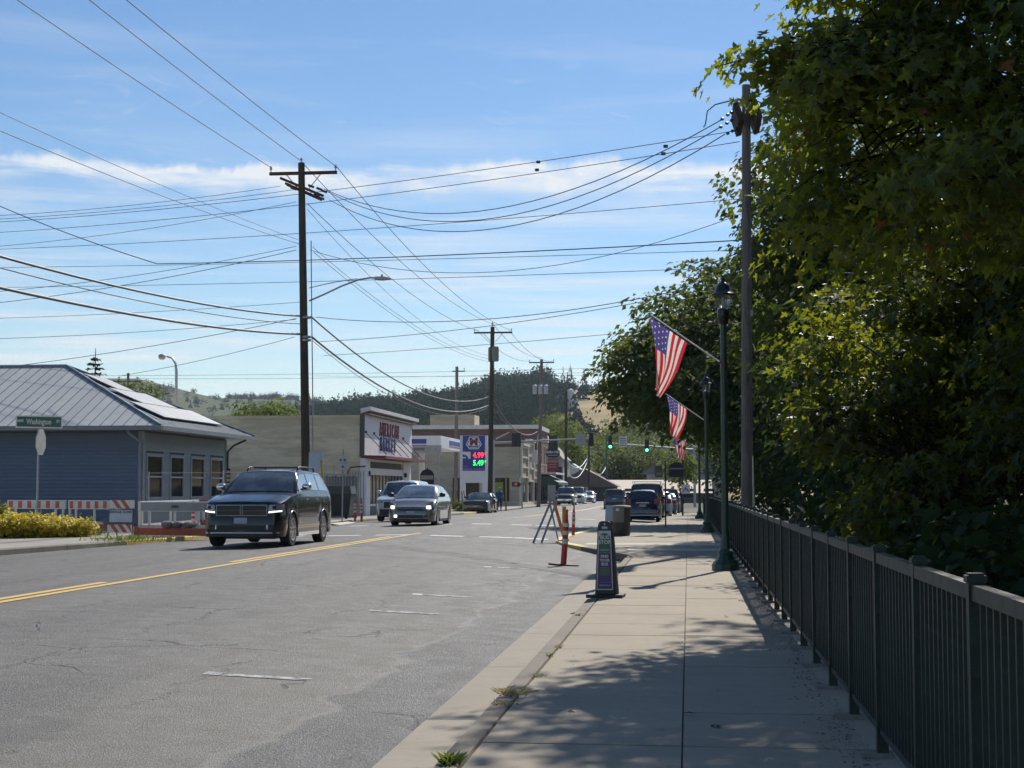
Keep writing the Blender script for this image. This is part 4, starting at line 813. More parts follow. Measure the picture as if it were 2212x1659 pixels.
    MB().cyl((0, 0, Z(991)), (0, 0, Z(986)), .03, .03, 6).build('hanger', M_black, s)
    MB().box(xc - .55, xc + .45, Ys + 1.2, Ys + 2.2, Z(969), Z(940)).build('chimney_stack', mat('stack_dark', (.03, .035, .035), .7), label='dark square stack rising behind the black hanging sign', cat='stack')
    # pale gabled hall and low buildings at the end of the street
    Yg = 205; g = thing('white_hall', 'pale plastered hall past the green awning', 'building', (at(1213, 1000, Yg).x - 8, Yg, lz(Yg))); hw_ = 8; MB().box(-8, 8, 0, 14, -.3, 5.6).build('wall', mat('pale_plaster', (.38, .36, .32), .8), g); MB().prism([(-8.3, 5.6), (8.3, 5.6), (5, 9.2), (-8, 9.2)], -.3, 14, 'y').build('roof', mat('tan_roof', (.30, .25, .18), .8), g); MB().box(7.2, 8.05, -.05, 2, 0, 4.6).build('door', M_dark, g)
    Yt = 236; xa = at(1236, 1000, Yt).x; xb = at(1530, 1000, Yt).x; h = thing('tan_roofed_hall', 'long low building with a sunlit tan roof closing the street', 'building', (xa, Yt, lz(Yt) - .2)); Wd = xb - xa; z1 = at(1300, 1062, Yt).z - lz(Yt); z2 = at(1300, 1034, Yt + 9).z - lz(Yt)
    MB().box(0, Wd, 1, 18, -.3, z1 + .1).build('wall', mat('brown_wall', (.13, .10, .085), .8), h); q = MB(); q.add([(-.6, -.5, z1), (Wd + .6, -.5, z1), (Wd + .6, 9, z2), (-.6, 9, z2), (-.6, 18.5, z1), (Wd + .6, 18.5, z1)], [(0, 1, 2, 3), (3, 2, 5, 4), (0, 3, 4), (1, 5, 2)]); q.build('roof', mat('sunlit_tan_roof', (.55, .44, .33), .8, var=.08), h)
    for i in range(7): MB().box(2 + i * 3, 3.6 + i * 3, .93, 1.0, .6, 1.9).build('window', M_glass, h)
    Yk = 214; k_ = thing('green_gable_house', 'dark green gabled house at the left of the street end', 'building', (at(1262, 1000, Yk).x, Yk, lz(Yk) - .1)); MB().box(-4.2, 4.2, 0, 9, -.3, 2.2).build('wall', mat('dark_green_wall', (.055, .068, .062), .8), k_); MB().prism([(-4.9, 2.0), (4.9, 2.0), (.0, 4.6)], -.5, 9.4, 'y').build('roof', mat('brown_shingle', (.17, .13, .11), .85), k_); MB().box(-.5, .5, -.06, 0, .9, 2.0).build('window', M_whitep, k_)
    j = thing('small_gable', 'small pale blue gabled roof above the green house', 'building', (at(1237, 1000, 226).x, 226, lz(226))); MB().box(-2.4, 2.4, 0, 5, 0, 3.4).build('wall', mat('pale_blue_wall', (.42, .47, .52), .7), j); MB().prism([(-3, 3.3), (3, 3.3), (0, 5.4)], -.4, 5, 'y').build('roof', mat('pale_roof', (.5, .53, .56), .7), j); MB().box(-.5, .5, -.05, 0, 3.5, 4.4).build('vent', M_black, j)
    r_ = thing('grey_gable_house', 'grey gabled house behind the parking signs at right', 'building', (at(1450, 1000, 250).x + 2, 250, lz(250))); MB().box(-6, 6, 0, 9, -.3, 4.2).build('wall', mat('house_beige', (.35, .32, .28), .8), r_); MB().prism([(-7, 4.0), (7, 4.0), (0, 8.6)], -.5, 9, 'y').build('roof', mat('slate_roof', (.12, .125, .135), .8), r_)
street_row()

# ================================================================== traffic signals
M_sig = mat('signal_black', (.014, .014, .015), .5); M_sback = mat('sign_back', (.32, .31, .29), .5, .3)
def signal_head(t, p, h=1.15, lit=None, back=False):
    p = Vector(p); o = MB().box(p.x - .19, p.x + .19, p.y - .12, p.y + .12, p.z - h / 2, p.z + h / 2).build('signal_head', M_sig, t); bevel(o, .03)
    if not back:
        for k in range(3):
            c = p + Vector((0, -.125, h * (.33 - .33 * k))); mt = (emit('signal_green', (.10, 1.0, .62), 3.5) if 'signal_green' not in bpy.data.materials else bpy.data.materials['signal_green']) if k == 2 else mat('lens_off', (.035, .018, .015), .3)
            MB().cyl(c, c + Vector((0, .03, 0)), .135, .135, 14).build('lens', mt, o); MB().prism([(c.x + .15 * math.cos(a), c.z + .15 * math.sin(a)) for a in [R(-10 + i * 20) for i in range(11)]] + [(c.x + .165 * math.cos(a), c.z + .165 * math.sin(a)) for a in [R(190 - i * 20) for i in range(11)]], c.y - .2, c.y, 'y').build('visor', M_sig, o)
    return o
def signals():
    Y = 128; a = at(1066, 957, Y); b = at(1272, 947, Y); t = thing('signal_mast', 'grey traffic signal mast arm reaching from the left with black signal heads', 'traffic signal', (a.x, Y, lz(Y))); z = lz(Y); P0 = Vector((0, 0, a.z - z)); P1 = Vector((b.x - a.x, 0, b.z - z))
    MB().cyl((0, 0, 0), P0 + Vector((0, 0, .3)), .13, .11, 10).build('mast', M_galv, t); MB().cyl(P0, P1, .10, .06, 10).build('arm', M_galv, t)
    for px, py, bk in ((1111, 950, True), (1121, 950, True), (1278, 949, True)): signal_head(t, at(px, py, Y) - Vector((a.x, Y, z)) + Vector((0, -.2, 0)), 1.15, None, bk)
    p = at(1253.5, 950, Y) - Vector((a.x, Y, z)); MB().box(p.x - .42, p.x + .42, -.16, -.14, p.z - .5, p.z + .5).build('sign_plate', M_sback, t)
    p = at(1115, 1046, Y) - Vector((a.x, Y, z)); h = MB().box(p.x - .34, p.x + .34, -.2, .2, p.z - .2, p.z + .2).build('pedestrian_signal', M_sig, t); bevel(h, .05); MB().box(p.x - .1, p.x + .1, -.22, -.201, p.z - .1, p.z + .1).build('lens', emit('ped_red', (.5, .05, .06), .5), h); MB().cyl((p.x + .5, 0, 0), (p.x + .5, 0, p.z + .4), .06, .06, 8).build('post', M_galv, t); MB().box(p.x + .3, p.x + .5, -.05, .05, p.z - .05, p.z + .05).build('clamp', M_sig, t)
    la = at(1071, 948, Y) - Vector((a.x, Y, z)); lb = at(1100, 934, Y) - Vector((a.x, Y, z)); MB().cyl(la, lb, .07, .05, 8).build('lamp_arm', M_alu, t)
    Y = 141; z = lz(Y); a = at(1500, 972, Y); b = at(1312, 957, Y); t = thing('signal_mast', 'grey traffic signal mast arm from the right carrying two lit green signals', 'traffic signal', (a.x, Y, z)); MB().cyl((0, 0, 0), (0, 0, a.z - z + .3), .13, .11, 10).build('mast', M_galv, t); MB().cyl((0, 0, a.z - z), (b.x - a.x, 0, b.z - z), .1, .06, 10).build('arm', M_galv, t)
    for px, py in ((1318.5, 955.5), (1397.5, 963)): signal_head(t, at(px, py, Y) - Vector((a.x, Y, z)) + Vector((0, -.22, 0)), 1.22)
    p = at(1346, 954, Y) - Vector((a.x, Y, z)); s = MB().box(p.x - .36, p.x + .36, -.16, -.13, p.z - .48, p.z + .48).build('sign_plate', mat('plate_white', (.62, .63, .64), .5), t)
    for k in range(4): MB().box(p.x - .26, p.x + .26, -.166, -.161, p.z + .26 - k * .2 - .03, p.z + .26 - k * .2 + .05).build('print', mat('print_dark', (.12, .13, .14), .5), s)
    Y = 205
    for px, lab, m in ((1272, 'thin black signal pole beyond the junction', M_black), (1310, 'thin green pole with a purple foot beyond the junction', mat('pole_green', (.08, .12, .10), .6))):
        p = at(px, 940, Y + (15 if px > 1300 else 0)); o = thing('far_pole', lab, 'pole', (p.x, p.y, lz(200))); MB().cyl((0, 0, 0), (0, 0, p.z), .16, .13, 8).build('shaft', m, o)
        if px > 1300: MB().cyl((0, 0, 0), (0, 0, 3.4), .2, .18, 8).build('foot', mat('purple_paint', (.10, .05, .20), .6), o)
signals()

# ================================================================== cars
M_tyre = mat('tyre_rubber', (.018, .018, .018), .8, bump=.2); M_chrome = mat('chrome', (.75, .76, .78), .08, 1.0, var=.02); M_rim = mat('alloy_rim', (.50, .51, .52), .25, .9, var=.05); M_plastic = mat('black_plastic', (.017, .017, .018), .5)
M_plate = mat('number_plate', (.36, .42, .48), .5, var=.3, scale=40); M_lens = mat('lamp_lens', (.30, .32, .34), .08, .3); M_tail = mat('tail_red', (.20, .008, .010), .15)
M_led = emit('running_light', (1.0, .96, .88), 1.5); M_beam = emit('low_beam', (1.0, .93, .75), 2.2)
def car_glass(name, col): n = NT(name); n.b.inputs['Coat Weight'].default_value = 1.0; n.b.inputs['Coat Roughness'].default_value = .01; a = n.noise(n.obj(), 2.2, 3); return n.done(n.mix(n.ss(a, .35, .7), mulc(col, .6), mulc(col, 1.5)), .06, 0, .7)
M_cg = car_glass('car_glass', (.075, .086, .09)); M_cgd = car_glass('tinted_car_glass', (.010, .011, .012))  # grey base of the untinted glass stands in for reflected sky
def paint(name, col, metal=.35, rough=.28): return mat(name, col, rough, metal, var=.05, scale=1.5, coat=1.0)
def car(label, cat, loc, head, kind, L, Wd, H, color, name='car', glass=None, front=True, extras=True, group='cars in the street', wheel=.33, wb=2.7, foh=.9, hood=(.72, .95), cowl=.24, rf=.42, rr=.80, rb=.97, zrb=1.0, roofz=None, clear=.20, tumble=.24, lit=None, rims=None, wtaper=.78, rails=False, seg=5):
    t = thing(name, label, cat, loc, head, group); G = glass or M_cg; hw = Wd / 2; e = .42
    def plan(y):
        k = 1.0
        if y < e: k = 1 - (1 - wtaper) * (1 - y / e) ** 2.4
        if y > L - e: k = min(k, 1 - (.86 - 1) * -1 * ((y - L + e) / e) ** 2.2)
        return hw * k
    def yf(x):
        k = abs(x) / hw; return 0.0 if k <= wtaper else e * (1 - (max(0, 1 - k) / (1 - wtaper)) ** (1 / 2.4))
    def yb(x):
        k = abs(x) / hw; return L if k <= .86 else L - e + e * (max(0.0, (1 - k)) / .14) ** (1 / 2.2)
    ycw, yrf, yrr, yrb = cowl * L, rf * L, rr * L, rb * L
    top_pts = [(0, hood[0] - .05), (.06 * L, hood[0] + .03), (ycw * .6, hood[0] + (hood[1] - hood[0]) * .72), (ycw, hood[1]), (ycw + .5, hood[1] + .02), (yrb - .3, max(zrb - .02, hood[1])), (yrb, zrb), (L, zrb - .06)]
    def zt(y): return lerpl(y, top_pts)
    wy = (foh, foh + wb); ar = wheel + .065
    ys = set(np.linspace(.0, L, 30).round(3)) | {.03, .08, L - .03, L - .1}
    for c in wy:
        for k in range(-8, 9): ys.add(round(c + ar * math.sin(k / 8 * math.pi / 2), 3))
    ys = sorted(y for y in ys if 0 <= y <= L); rings = []
    for y in ys:
        w = plan(y); z0 = clear; zl = z0
        for c in wy:
            if abs(y - c) <= ar: zl = max(zl, wheel + math.sqrt(max(0, ar * ar - (y - c) ** 2)))
        ztop = zt(y); nose = min(1, y / .08, (L - y) / .10)
        if nose < 1: z0 = clear + .10 * (1 - nose); zl = max(zl, z0); ztop -= .10 * (1 - nose)
        zm = max(zl + .05, clear + (ztop - clear) * .55); zs = max(zm + .03, ztop - .13)
        half = [(0, z0), (.70 * w, z0), (.72 * w, zl), (.965 * w, zl), (.985 * w, min(zl + .05, zm - .01)), (w, zm), (.988 * w, zs), (.95 * w, ztop - .035), (.87 * w, ztop), (.45 * w, ztop + .022), (0, ztop + .03)]
        rings.append([(x, y, z) for x, z in half] + [(-x, y, z) for x, z in half[-2:0:-1]])
    q = MB(); n = len(rings[0])
    q.add([p for r_ in rings for p in r_], [(i * n + k, i * n + (k + 1) % n, (i + 1) * n + (k + 1) % n, (i + 1) * n + k) for i in range(len(rings) - 1) for k in range(n)] + [tuple(range(n)), tuple(range(len(rings) * n - 1, (len(rings) - 1) * n - 1, -1))])
    body = sharp(q.build('body', color, t), 38)
    # cabin
    rz_ = roofz or H
    gp_ = [(ycw, hood[1] - .02), (ycw + (yrf - ycw) * .5, hood[1] + (rz_ - .05 - hood[1]) * .56), (yrf, rz_ - .045), (yrf + (yrr - yrf) * .35, rz_), (yrr, rz_ - .05), (yrb, zrb - .02)]
    def zg(y): return lerpl(y, gp_)
    gys = sorted(set(list(np.linspace(ycw, yrb, 22).round(3)) + [round(p[0], 3) for p in gp_])); cr = []
    def wbase(y): return .925 * plan(min(max(y, e), L - e * .6))
    def wtop(y): return max(.2, wbase(y) - tumble * max(0, zg(y) - zt(y)) )
    for y in gys:
        b0, w1, z1, zb = wbase(y), wtop(y), zg(y), zt(y) - .03; z1 = max(z1, zb + .01)
        half = [(b0, zb), (w1 + .012, zb + (z1 - zb) * .9), (w1 - .05, z1 - .004), (w1 * .55, z1 + .018), (0, z1 + .026)]; cr.append([(x, y, z) for x, z in half] + [(-x, y, z) for x, z in half[-2::-1]])
    q = MB(); q.grid(cr); q.add([], []); cab = sharp(q.build('cabin', color, t), 40)
    def sidept(y, s, sg, off=.006):
        b0, w1, z1, zb = wbase(y), wtop(y), zg(y), zt(y) - .03; x = b0 + (w1 + .012 - b0) * (s / .9) if s <= .9 else w1; return (sg * (x + off), y, zb + (z1 - zb) * s)
    def toppt(y, s, off=.008):
        w1 = wtop(y) - .05; z1 = zg(y); a = abs(s); z = z1 + .026 - .03 * a ** 2; return (s * w1, y, z + off)
    def panel(nm, y0, y1, s0, off, m):
        P = []
        for i in range(8): y = y0 + (y1 - y0) * i / 7; P.append([toppt(y, s, off) for s in np.linspace(-s0, s0, 9)])
        return MB().grid(P).build(nm, m, cab, smooth=True)
    ws = panel('windscreen', ycw + (yrf - ycw) * .06, yrf - .07, .96, .012, G)
    if yrb - yrr > .12: panel('rear_window', yrr + (yrb - yrr) * .12, yrr + (yrb - yrr) * .80, .90, .012, G)
    g0 = ycw + (yrf - ycw) * .40; g1 = yrr + (yrb - yrr) * .45; pil = .09
    cuts = {'suv': [0, .36, .68, 1], 'hatch': [0, .5, 1], 'sedan': [0, .52, 1], 'pickup': [0, .55, 1], 'van': [0, .3, .64, 1]}[kind]
    for sg in (-1, 1):
        for a, b in zip(cuts, cuts[1:]):
            y0 = g0 + (g1 - g0) * a + (pil / 2 if a else 0); y1 = g0 + (g1 - g0) * b - pil / 2; P = []
            for i in range(7): y = y0 + (y1 - y0) * i / 6; P.append([sidept(y, s, sg) for s in (.16, .4, .65, .86)])
            MB().grid(P).build('side_window', G, cab, smooth=True)
        m = MB(); my = ycw + .38; mx = sg * (wbase(my) + .16); mz = zt(my) + .13; m.lathe([(.02, -.10), (.09, -.085), (.115, 0), (.09, .085), (.02, .10)], 8, (0, 0, 0)); m.v = [(mx + p[2] * 1.15, my + p[1] * .75, mz + p[0] * .75) for p in m.v]; mo = m.build('mirror', M_chrome if kind == 'suv' and front and extras else (M_plastic if extras else color), t, smooth=True); MB().cyl((sg * wbase(my), my + .03, mz - .06), (mx, my + .02, mz - .06), .025, .025, 6).build('mirror_stalk', M_plastic, mo)
        if extras:
            for yy in (.47, .66): P = (sg * (hw * .985), L * yy, zt(L * yy) - .16); MB().box(P[0] - .02, P[0] + .02, P[1] - .1, P[1] + .1, P[2] - .018, P[2] + .018).build('door_handle', M_chrome if kind == 'suv' else color, body)
            MB().box(sg * hw * .965 - .03, sg * hw * .965 + .03, foh + ar + .05, foh + wb - ar - .05, clear - .01, clear + .075).build('sill_trim', M_chrome if kind == 'suv' else M_plastic, body)
    for i, c in enumerate(wy):
        for sg in (-1, 1):
            xw = sg * (hw - .125); w_ = link('wheel', None, t, (xw, c, wheel)); pr = [(wheel * .62, -.11), (wheel * .93, -.115), (wheel, -.08), (wheel, .08), (wheel * .93, .115), (wheel * .62, .11)]
            m = MB().lathe(pr, 22); m.v = [(p[2], p[0], p[1]) for p in m.v]; sharp(m.build('tyre', M_tyre, w_), 50)
            m = MB().lathe([(wheel * .64, .05), (wheel * .66, .118), (wheel * .60, .118), (wheel * .56, .07), (.03, .07), (.01, .05)], 20)
            for k in range(seg * 2): a = math.pi * k / seg; m.box(-.022, .022, .02, wheel * .6, .07, .112, 0, Matrix.Rotation(a, 4, 'Z'))
            m.v = [(sg * p[2], p[0], p[1]) for p in m.v]; m.build('rim', rims or M_rim, w_)
    MB().box(-hw * .62, hw * .62, foh - .3, L - .3, clear - .06, clear + .02).build('underbody', M_plastic, t)
    def fpatch(nm, x0, x1, z0, z1, m, off=.014, rear=False, par=None, z0b=None, z1b=None):
        P = []; nx = 10
        for i in range(nx + 1):
            f = i / nx; x = x0 + (x1 - x0) * f; za = z0 + ((z0b if z0b is not None else z0) - z0) * f; zb_ = z1 + ((z1b if z1b is not None else z1) - z1) * f; y = (yb(x) + off) if rear else (yf(x) - off); P.append([(x, y, za), (x, y, (za + zb_) / 2), (x, y + (-.01 if rear else .01), zb_)])
        q = MB(); q.grid(P); k = len(q.v); q.add([(p[0], p[1] + (-.08 if rear else .08), p[2]) for p in q.v[:k]], [])
        nc = 3
        edge = [i * nc for i in range(nx + 1)] + [nx * nc + 1] + [i * nc + 2 for i in range(nx, -1, -1)] + [1]
        for a, b in zip(edge, edge[1:] + edge[:1]): q.f.append([a, b, b + k, a + k]); q.m.append(0)
        return q.build(nm, m, par or body)
    ctx = dict(t=t, body=body, cab=cab, fp=fpatch, yf=yf, yb=yb, zt=zt, zg=zg, hw=hw, L=L, toppt=toppt, ws=ws, wtop=wtop, yrf=yrf, yrr=yrr, clear=clear)
    return ctx
def yaw_to(loc): return 0.0
NOSE = -1
def place(px, py, y, back=False):                # front (or rear) centre of a car seen at this pixel
    p = at(px, py, y); return p.x
# dark sport utility
Yd = 34.2; xd = -10.1
c = car('dark grey sport utility with chrome grille driving towards the camera', 'car', (xd, Yd, rz(xd, Yd) ), 0, 'suv', 5.1, 1.93, 1.80, mat('suv_paint', (.007, .008, .012), .25, 0, var=.05, scale=1.5, coat=.55, spec=.3), wheel=.40, wb=3.04, foh=.93, hood=(1.06, 1.25), cowl=.285, rf=.43, rr=.87, rb=.985, zrb=1.2, clear=.25, wtaper=.80, tumble=.36, seg=5)
t, b, fp, hw, L = c['t'], c['body'], c['fp'], c['hw'], c['L']
M_dchr = mat('dark_chrome', (.16, .165, .175), .25, .9); fp('grille_frame', -.60, .60, .73, .985, M_dchr, .018); g = fp('grille', -.575, .575, .75, .965, M_plastic, .026)
fp('grille_bar', -.57, .57, .852, .864, M_dchr, .034, par=g); fp('grille_bar', -.032, -.016, .75, .965, M_dchr, .034, par=g); fp('grille_bar', .016, .032, .75, .965, M_dchr, .034, par=g)
for z in (.795, .825, .895, .925): fp('grille_bar', -.56, .56, z, z + .008, mat('grille_grey', (.12, .12, .125), .3, .6), .031, par=g)
for s in (-1, 1):
    h = fp('headlight', s * .63, s * .925, .83, .98, M_lens, .016, z0b=.86, z1b=1.0); fp('projector', s * .72, s * .80, .88, .96, M_plastic, .022, par=h); fp('running_light', s * .63, s * .90, .795, .845, M_led, .020, par=h, z0b=.825, z1b=.87)
    fp('fog_lamp', s * .60, s * .74, .43, .53, M_plastic, .014); fp('fog_trim', s * .585, s * .615, .43, .53, M_chrome, .02); MB().tube([(s * (hw * .995), .93 + .455 * math.cos(a), .385 + .455 * math.sin(a)) for a in [R(20 + 14 * i) for i in range(11)]], .022, 6).build('arch_trim', mat('arch_silver', (.22, .23, .25), .2, .6), b, smooth=True); MB().tube([(s * (hw * .995), .93 + 3.04 + .455 * math.cos(a), .385 + .455 * math.sin(a)) for a in [R(20 + 14 * i) for i in range(11)]], .022, 6).build('arch_trim', MAT['arch_silver'], b, smooth=True)
fp('lower_intake', -.55, .55, .40, .52, M_plastic, .012); fp('chrome_strip', -.86, .86, .335, .362, M_chrome, .02); fp('number_plate', -.17, .13, .555, .69, M_plate, .03); fp('chin', -.84, .84, .26, .33, M_plastic, .012)
for s in (-1, 1): MB().tube([(s * .62, c['yrf'] + .35, 1.79), (s * .62, c['yrf'] + .5, 1.875), (s * .62, c['yrr'] - .3, 1.875), (s * .60, c['yrr'] - .1, 1.73)], .02, 6).build('roof_rail', M_plastic, c['cab'], smooth=True)
for y in (c['yrf'] + .8, c['yrr'] - .9): MB().cyl((-.62, y, 1.875), (.62, y, 1.875), .016, .016, 6).build('roof_bar', M_plastic, c['cab'])
# grey hatchback saloon
Yp = 55.0; xp = -9.98
c = car('grey rounded hatchback with headlights on following behind the dark sport utility', 'car', (xp, Yp, rz(xp, Yp)), 0, 'hatch', 4.45, 1.73, 1.49, paint('hatch_paint', (.22, .205, .18), .5, .25), wheel=.31, wb=2.7, foh=.92, hood=(.70, .98), cowl=.20, rf=.44, rr=.74, rb=.97, zrb=1.02, clear=.17, wtaper=.70, tumble=.34)
fp = c['fp']; b = c['body']
for s in (-1, 1):
    h = fp('headlight', s * .56, s * .80, .60, .80, M_lens, .02, z0b=.68, z1b=.90); fp('beam', s * .585, s * .735, .625, .735, M_beam, .03, par=h)
fp('beam', -.60, -.50, .315, .405, M_beam, .03); fp('fog_recess', .50, .60, .33, .40, M_plastic, .015); fp('grille_slot', -.45, .45, .56, .61, M_plastic, .02, z0b=.56); fp('number_plate', -.16, .16, .43, .55, M_plate, .04); fp('lower_intake', -.46, .46, .29, .40, M_plastic, .018); MB().lathe([(.05, -.004), (.05, .004)], 12, (0, .06, .69)).build('badge', M_chrome, b)
# pale tall car parked behind it
c = car('silver white tall parked car half hidden behind the grey hatchback', 'car', (-12.75, 66.5, rz(-12.8, 66)), 0, 'suv', 4.7, 1.86, 1.80, paint('silver_paint', (.50, .52, .54), .3, .3), wheel=.36, wb=2.75, hood=(.98, 1.14), cowl=.24, rf=.38, rr=.92, rb=.99, zrb=1.1, clear=.24, extras=False); fp = c['fp']
for s in (-1, 1): fp('headlight', s * .56, s * .86, .80, .95, M_lens, .016)
fp('grille', -.5, .5, .6, .86, M_plastic, .016); fp('bumper', -.84, .84, .28, .55, M_plastic, .014)
# dark coupe at the fuel station
c = car('dark low coupe parked at the left kerb by the fuel sign', 'car', (at(1026, 1060, 109).x, 109, rz(-14.2, 109)), R(-2), 'sedan', 5.0, 1.92, 1.45, paint('coupe_paint', (.012, .014, .016), .3, .2), wheel=.36, wb=2.95, foh=.95, hood=(.86, .98), cowl=.33, rf=.47, rr=.70, rb=.9, zrb=1.04, clear=.18, extras=False, wtaper=.88); fp = c['fp']
fp('grille', -.8, .8, .62, .78, M_plastic, .016); fp('number_plate', -.16, .16, .42, .54, M_plate, .03); fp('lower_intake', -.6, .6, .25, .4, M_plastic, .015)
# traffic at the far end
def simple(label, px, y, kind, L, W_, H, col, metal, head, side='l', nm='car', **kw):
    x = at(px, 1060, y).x; q = car(label, 'pickup' if nm == 'pickup_truck' else 'car', (x, y, rz(x, y)), head, kind, L, W_, H, paint('paint_%d' % y, col, metal), extras=False, name=nm, **kw); return q
c = simple('dark pickup truck with pale bonnet coming towards the camera far down the road', 1219, 160, 'pickup', 5.6, 2.0, 1.92, (.10, .10, .10), .3, 0, nm='pickup_truck', wheel=.40, wb=3.5, foh=.95, hood=(1.10, 1.25), cowl=.28, rf=.38, rr=.60, rb=.66, zrb=1.22, clear=.3); fp = c['fp']; fp('grille', -.8, .8, .75, 1.04, M_plastic, .016); fp('bumper', -.9, .9, .5, .68, M_chrome, .02); fp('number_plate', -.16, .16, .52, .64, M_plate, .04)
for s in (-1, 1): fp('headlight', s * .66, s * .95, .85, 1.03, M_lens, .018)
c = simple('white van behind the dark pickup truck down the road', 1244, 174, 'van', 5.0, 1.95, 1.95, (.62, .62, .62), 0, 0, wheel=.36, wb=3.0, hood=(1.05, 1.2), cowl=.2, rf=.32, rr=.95, rb=.99, zrb=1.2); c['fp']('grille', -.6, .6, .7, .95, M_plastic, .016)
c = simple('silver sedan following the white van down the road', 1266, 183, 'sedan', 4.7, 1.84, 1.46, (.42, .44, .43), .3, 0, hood=(.74, .95), cowl=.26, rf=.44, rr=.72, rb=.9, zrb=1.0); c['fp']('grille', -.7, .7, .4, .6, M_plastic, .016)
def rear(c, zl, plate, tall=.25, tailx=(.62, .86)):
    fp = c['fp']
    for s in (-1, 1): fp('tail_light', s * tailx[0] * c['hw'] * 1.03, s * tailx[1] * c['hw'] * 1.12, zl, zl + tall, M_tail, .016, rear=True)
    fp('number_plate', -.16, .16, plate, plate + .12, M_plate, .03, rear=True); fp('bumper', -.8 * c['hw'], .8 * c['hw'], .28, .42, M_plastic, .02, rear=True)
def away(label, px, y, kind, L, W_, H, col, metal=.3, nm='car', turn=0.0, z=None, **kw):
    x = at(px, 1060, y).x; q = car(label, 'car', (x, y + L, rz(x, y) if z is None else z), R(180) + turn, kind, L, W_, H, paint('paint_%d' % y, col, metal), extras=False, **kw); return q
c = away('dark blue hatchback parked nearest on the right, seen from behind', 1388, 72.5, 'hatch', 3.95, 1.70, 1.50, (.010, .014, .032), wheel=.30, wb=2.5, foh=.75, hood=(.8, 1.0), cowl=.22, rf=.40, rr=.90, rb=.985, zrb=1.0, tumble=.5, glass=M_cgd, group='cars parked along the right kerb'); rear(c, .85, .72); c['fp']('chrome_strip', -.3, .3, .90, .93, M_chrome, .03, rear=True); c['fp']('bumper_sun_strip', -.75, .6, .30, .36, mat('sun_strip_grey', (.5, .5, .5), .3), .035, rear=True)  # pale strip on the rear bumper is sunlight put into the colour
c = away('black tall van with roof rack parked second on the right', 1396, 80.5, 'van', 4.9, 1.95, 1.88, (.010, .011, .012), wheel=.36, wb=3.0, hood=(1.05, 1.2), cowl=.2, rf=.32, rr=.95, rb=.99, zrb=1.15, glass=M_cgd, group='cars parked along the right kerb'); rear(c, .9, .7, .4)
for s in (-1, 1): MB().tube([(s * .72, 1.6, 1.87), (s * .72, 1.6, 1.99), (s * .72, 4.4, 1.99), (s * .72, 4.4, 1.85)], .015, 5).build('rack', M_galv, c['cab'])
for y in (1.7, 3, 4.3): MB().cyl((-.72, y, 1.98), (.72, y, 1.98), .015, .015, 5).build('rack_bar', M_galv, c['cab'])
c = away('silver car parked third on the right, only its side showing', 1418, 89, 'hatch', 4.4, 1.78, 1.55, (.45, .46, .47), hood=(.8, 1.0), group='cars parked along the right kerb'); rear(c, .85, .7)
c = away('bright blue car parked fourth on the right', 1432, 98, 'sedan', 4.5, 1.78, 1.48, (.03, .10, .26), hood=(.8, 1.0), zrb=1.05, rr=.72, rb=.88, group='cars parked along the right kerb'); rear(c, .8, .6)
c = away('black tall car parked fifth and farthest on the right', 1440, 107, 'suv', 4.7, 1.88, 1.78, (.012, .012, .014), hood=(.95, 1.1), zrb=1.1, rr=.92, group='cars parked along the right kerb'); rear(c, .9, .7)
c = away('grey sport utility driving away in the middle of the road', 1327, 126, 'suv', 4.65, 1.84, 1.66, (.10, .11, .11), glass=M_cgd, wheel=.35, wb=2.73, hood=(.95, 1.08), rr=.90, rb=.985, zrb=1.08); rear(c, .88, .8, .16); MB().box(-.5, -.2, 0, .01, 0, .01) ; c['fp']('dark_bumper', -.85, .85, .25, .62, M_plastic, .022, rear=True)

# ================================================================== trees
HALF = np.array([(0, 0), (.34, -.05), (.18, .14), (.58, .40), (.35, .49), (.14, .46), (.20, .72), (0, 1.0)])
def leaf_polys(pos, tip, nrm, size, simple=False):
    N = len(pos); tip = tip - nrm * np.sum(tip * nrm, 1, keepdims=True); tip /= np.linalg.norm(tip, axis=1, keepdims=True) + 1e-9; side = np.cross(tip, nrm)
    if simple:
        T = np.array([(0, 0, 0), (.36, .38, .06), (.04, 1, -.10), (-.36, .42, .06)])
        return (pos[:, None, :] + size[:, None, None] * (T[None, :, 0:1] * side[:, None, :] + T[None, :, 1:2] * tip[:, None, :] + T[None, :, 2:3] * nrm[:, None, :]))
    out = []
    for sg in (1, -1):
        x = HALF[:, 0] * sg; y = HALF[:, 1]; z = np.abs(x) * .22 - .16 * y * y
        P = pos[:, None, :] + size[:, None, None] * (x[None, :, None] * side[:, None, :] + y[None, :, None] * tip[:, None, :] + z[None, :, None] * nrm[:, None, :])
        out.append(P if sg > 0 else P[:, ::-1])
    return np.stack(out, 1).reshape(-1, 8, 3)
def unit(a): return a / (np.linalg.norm(a, axis=-1, keepdims=True) + 1e-9)
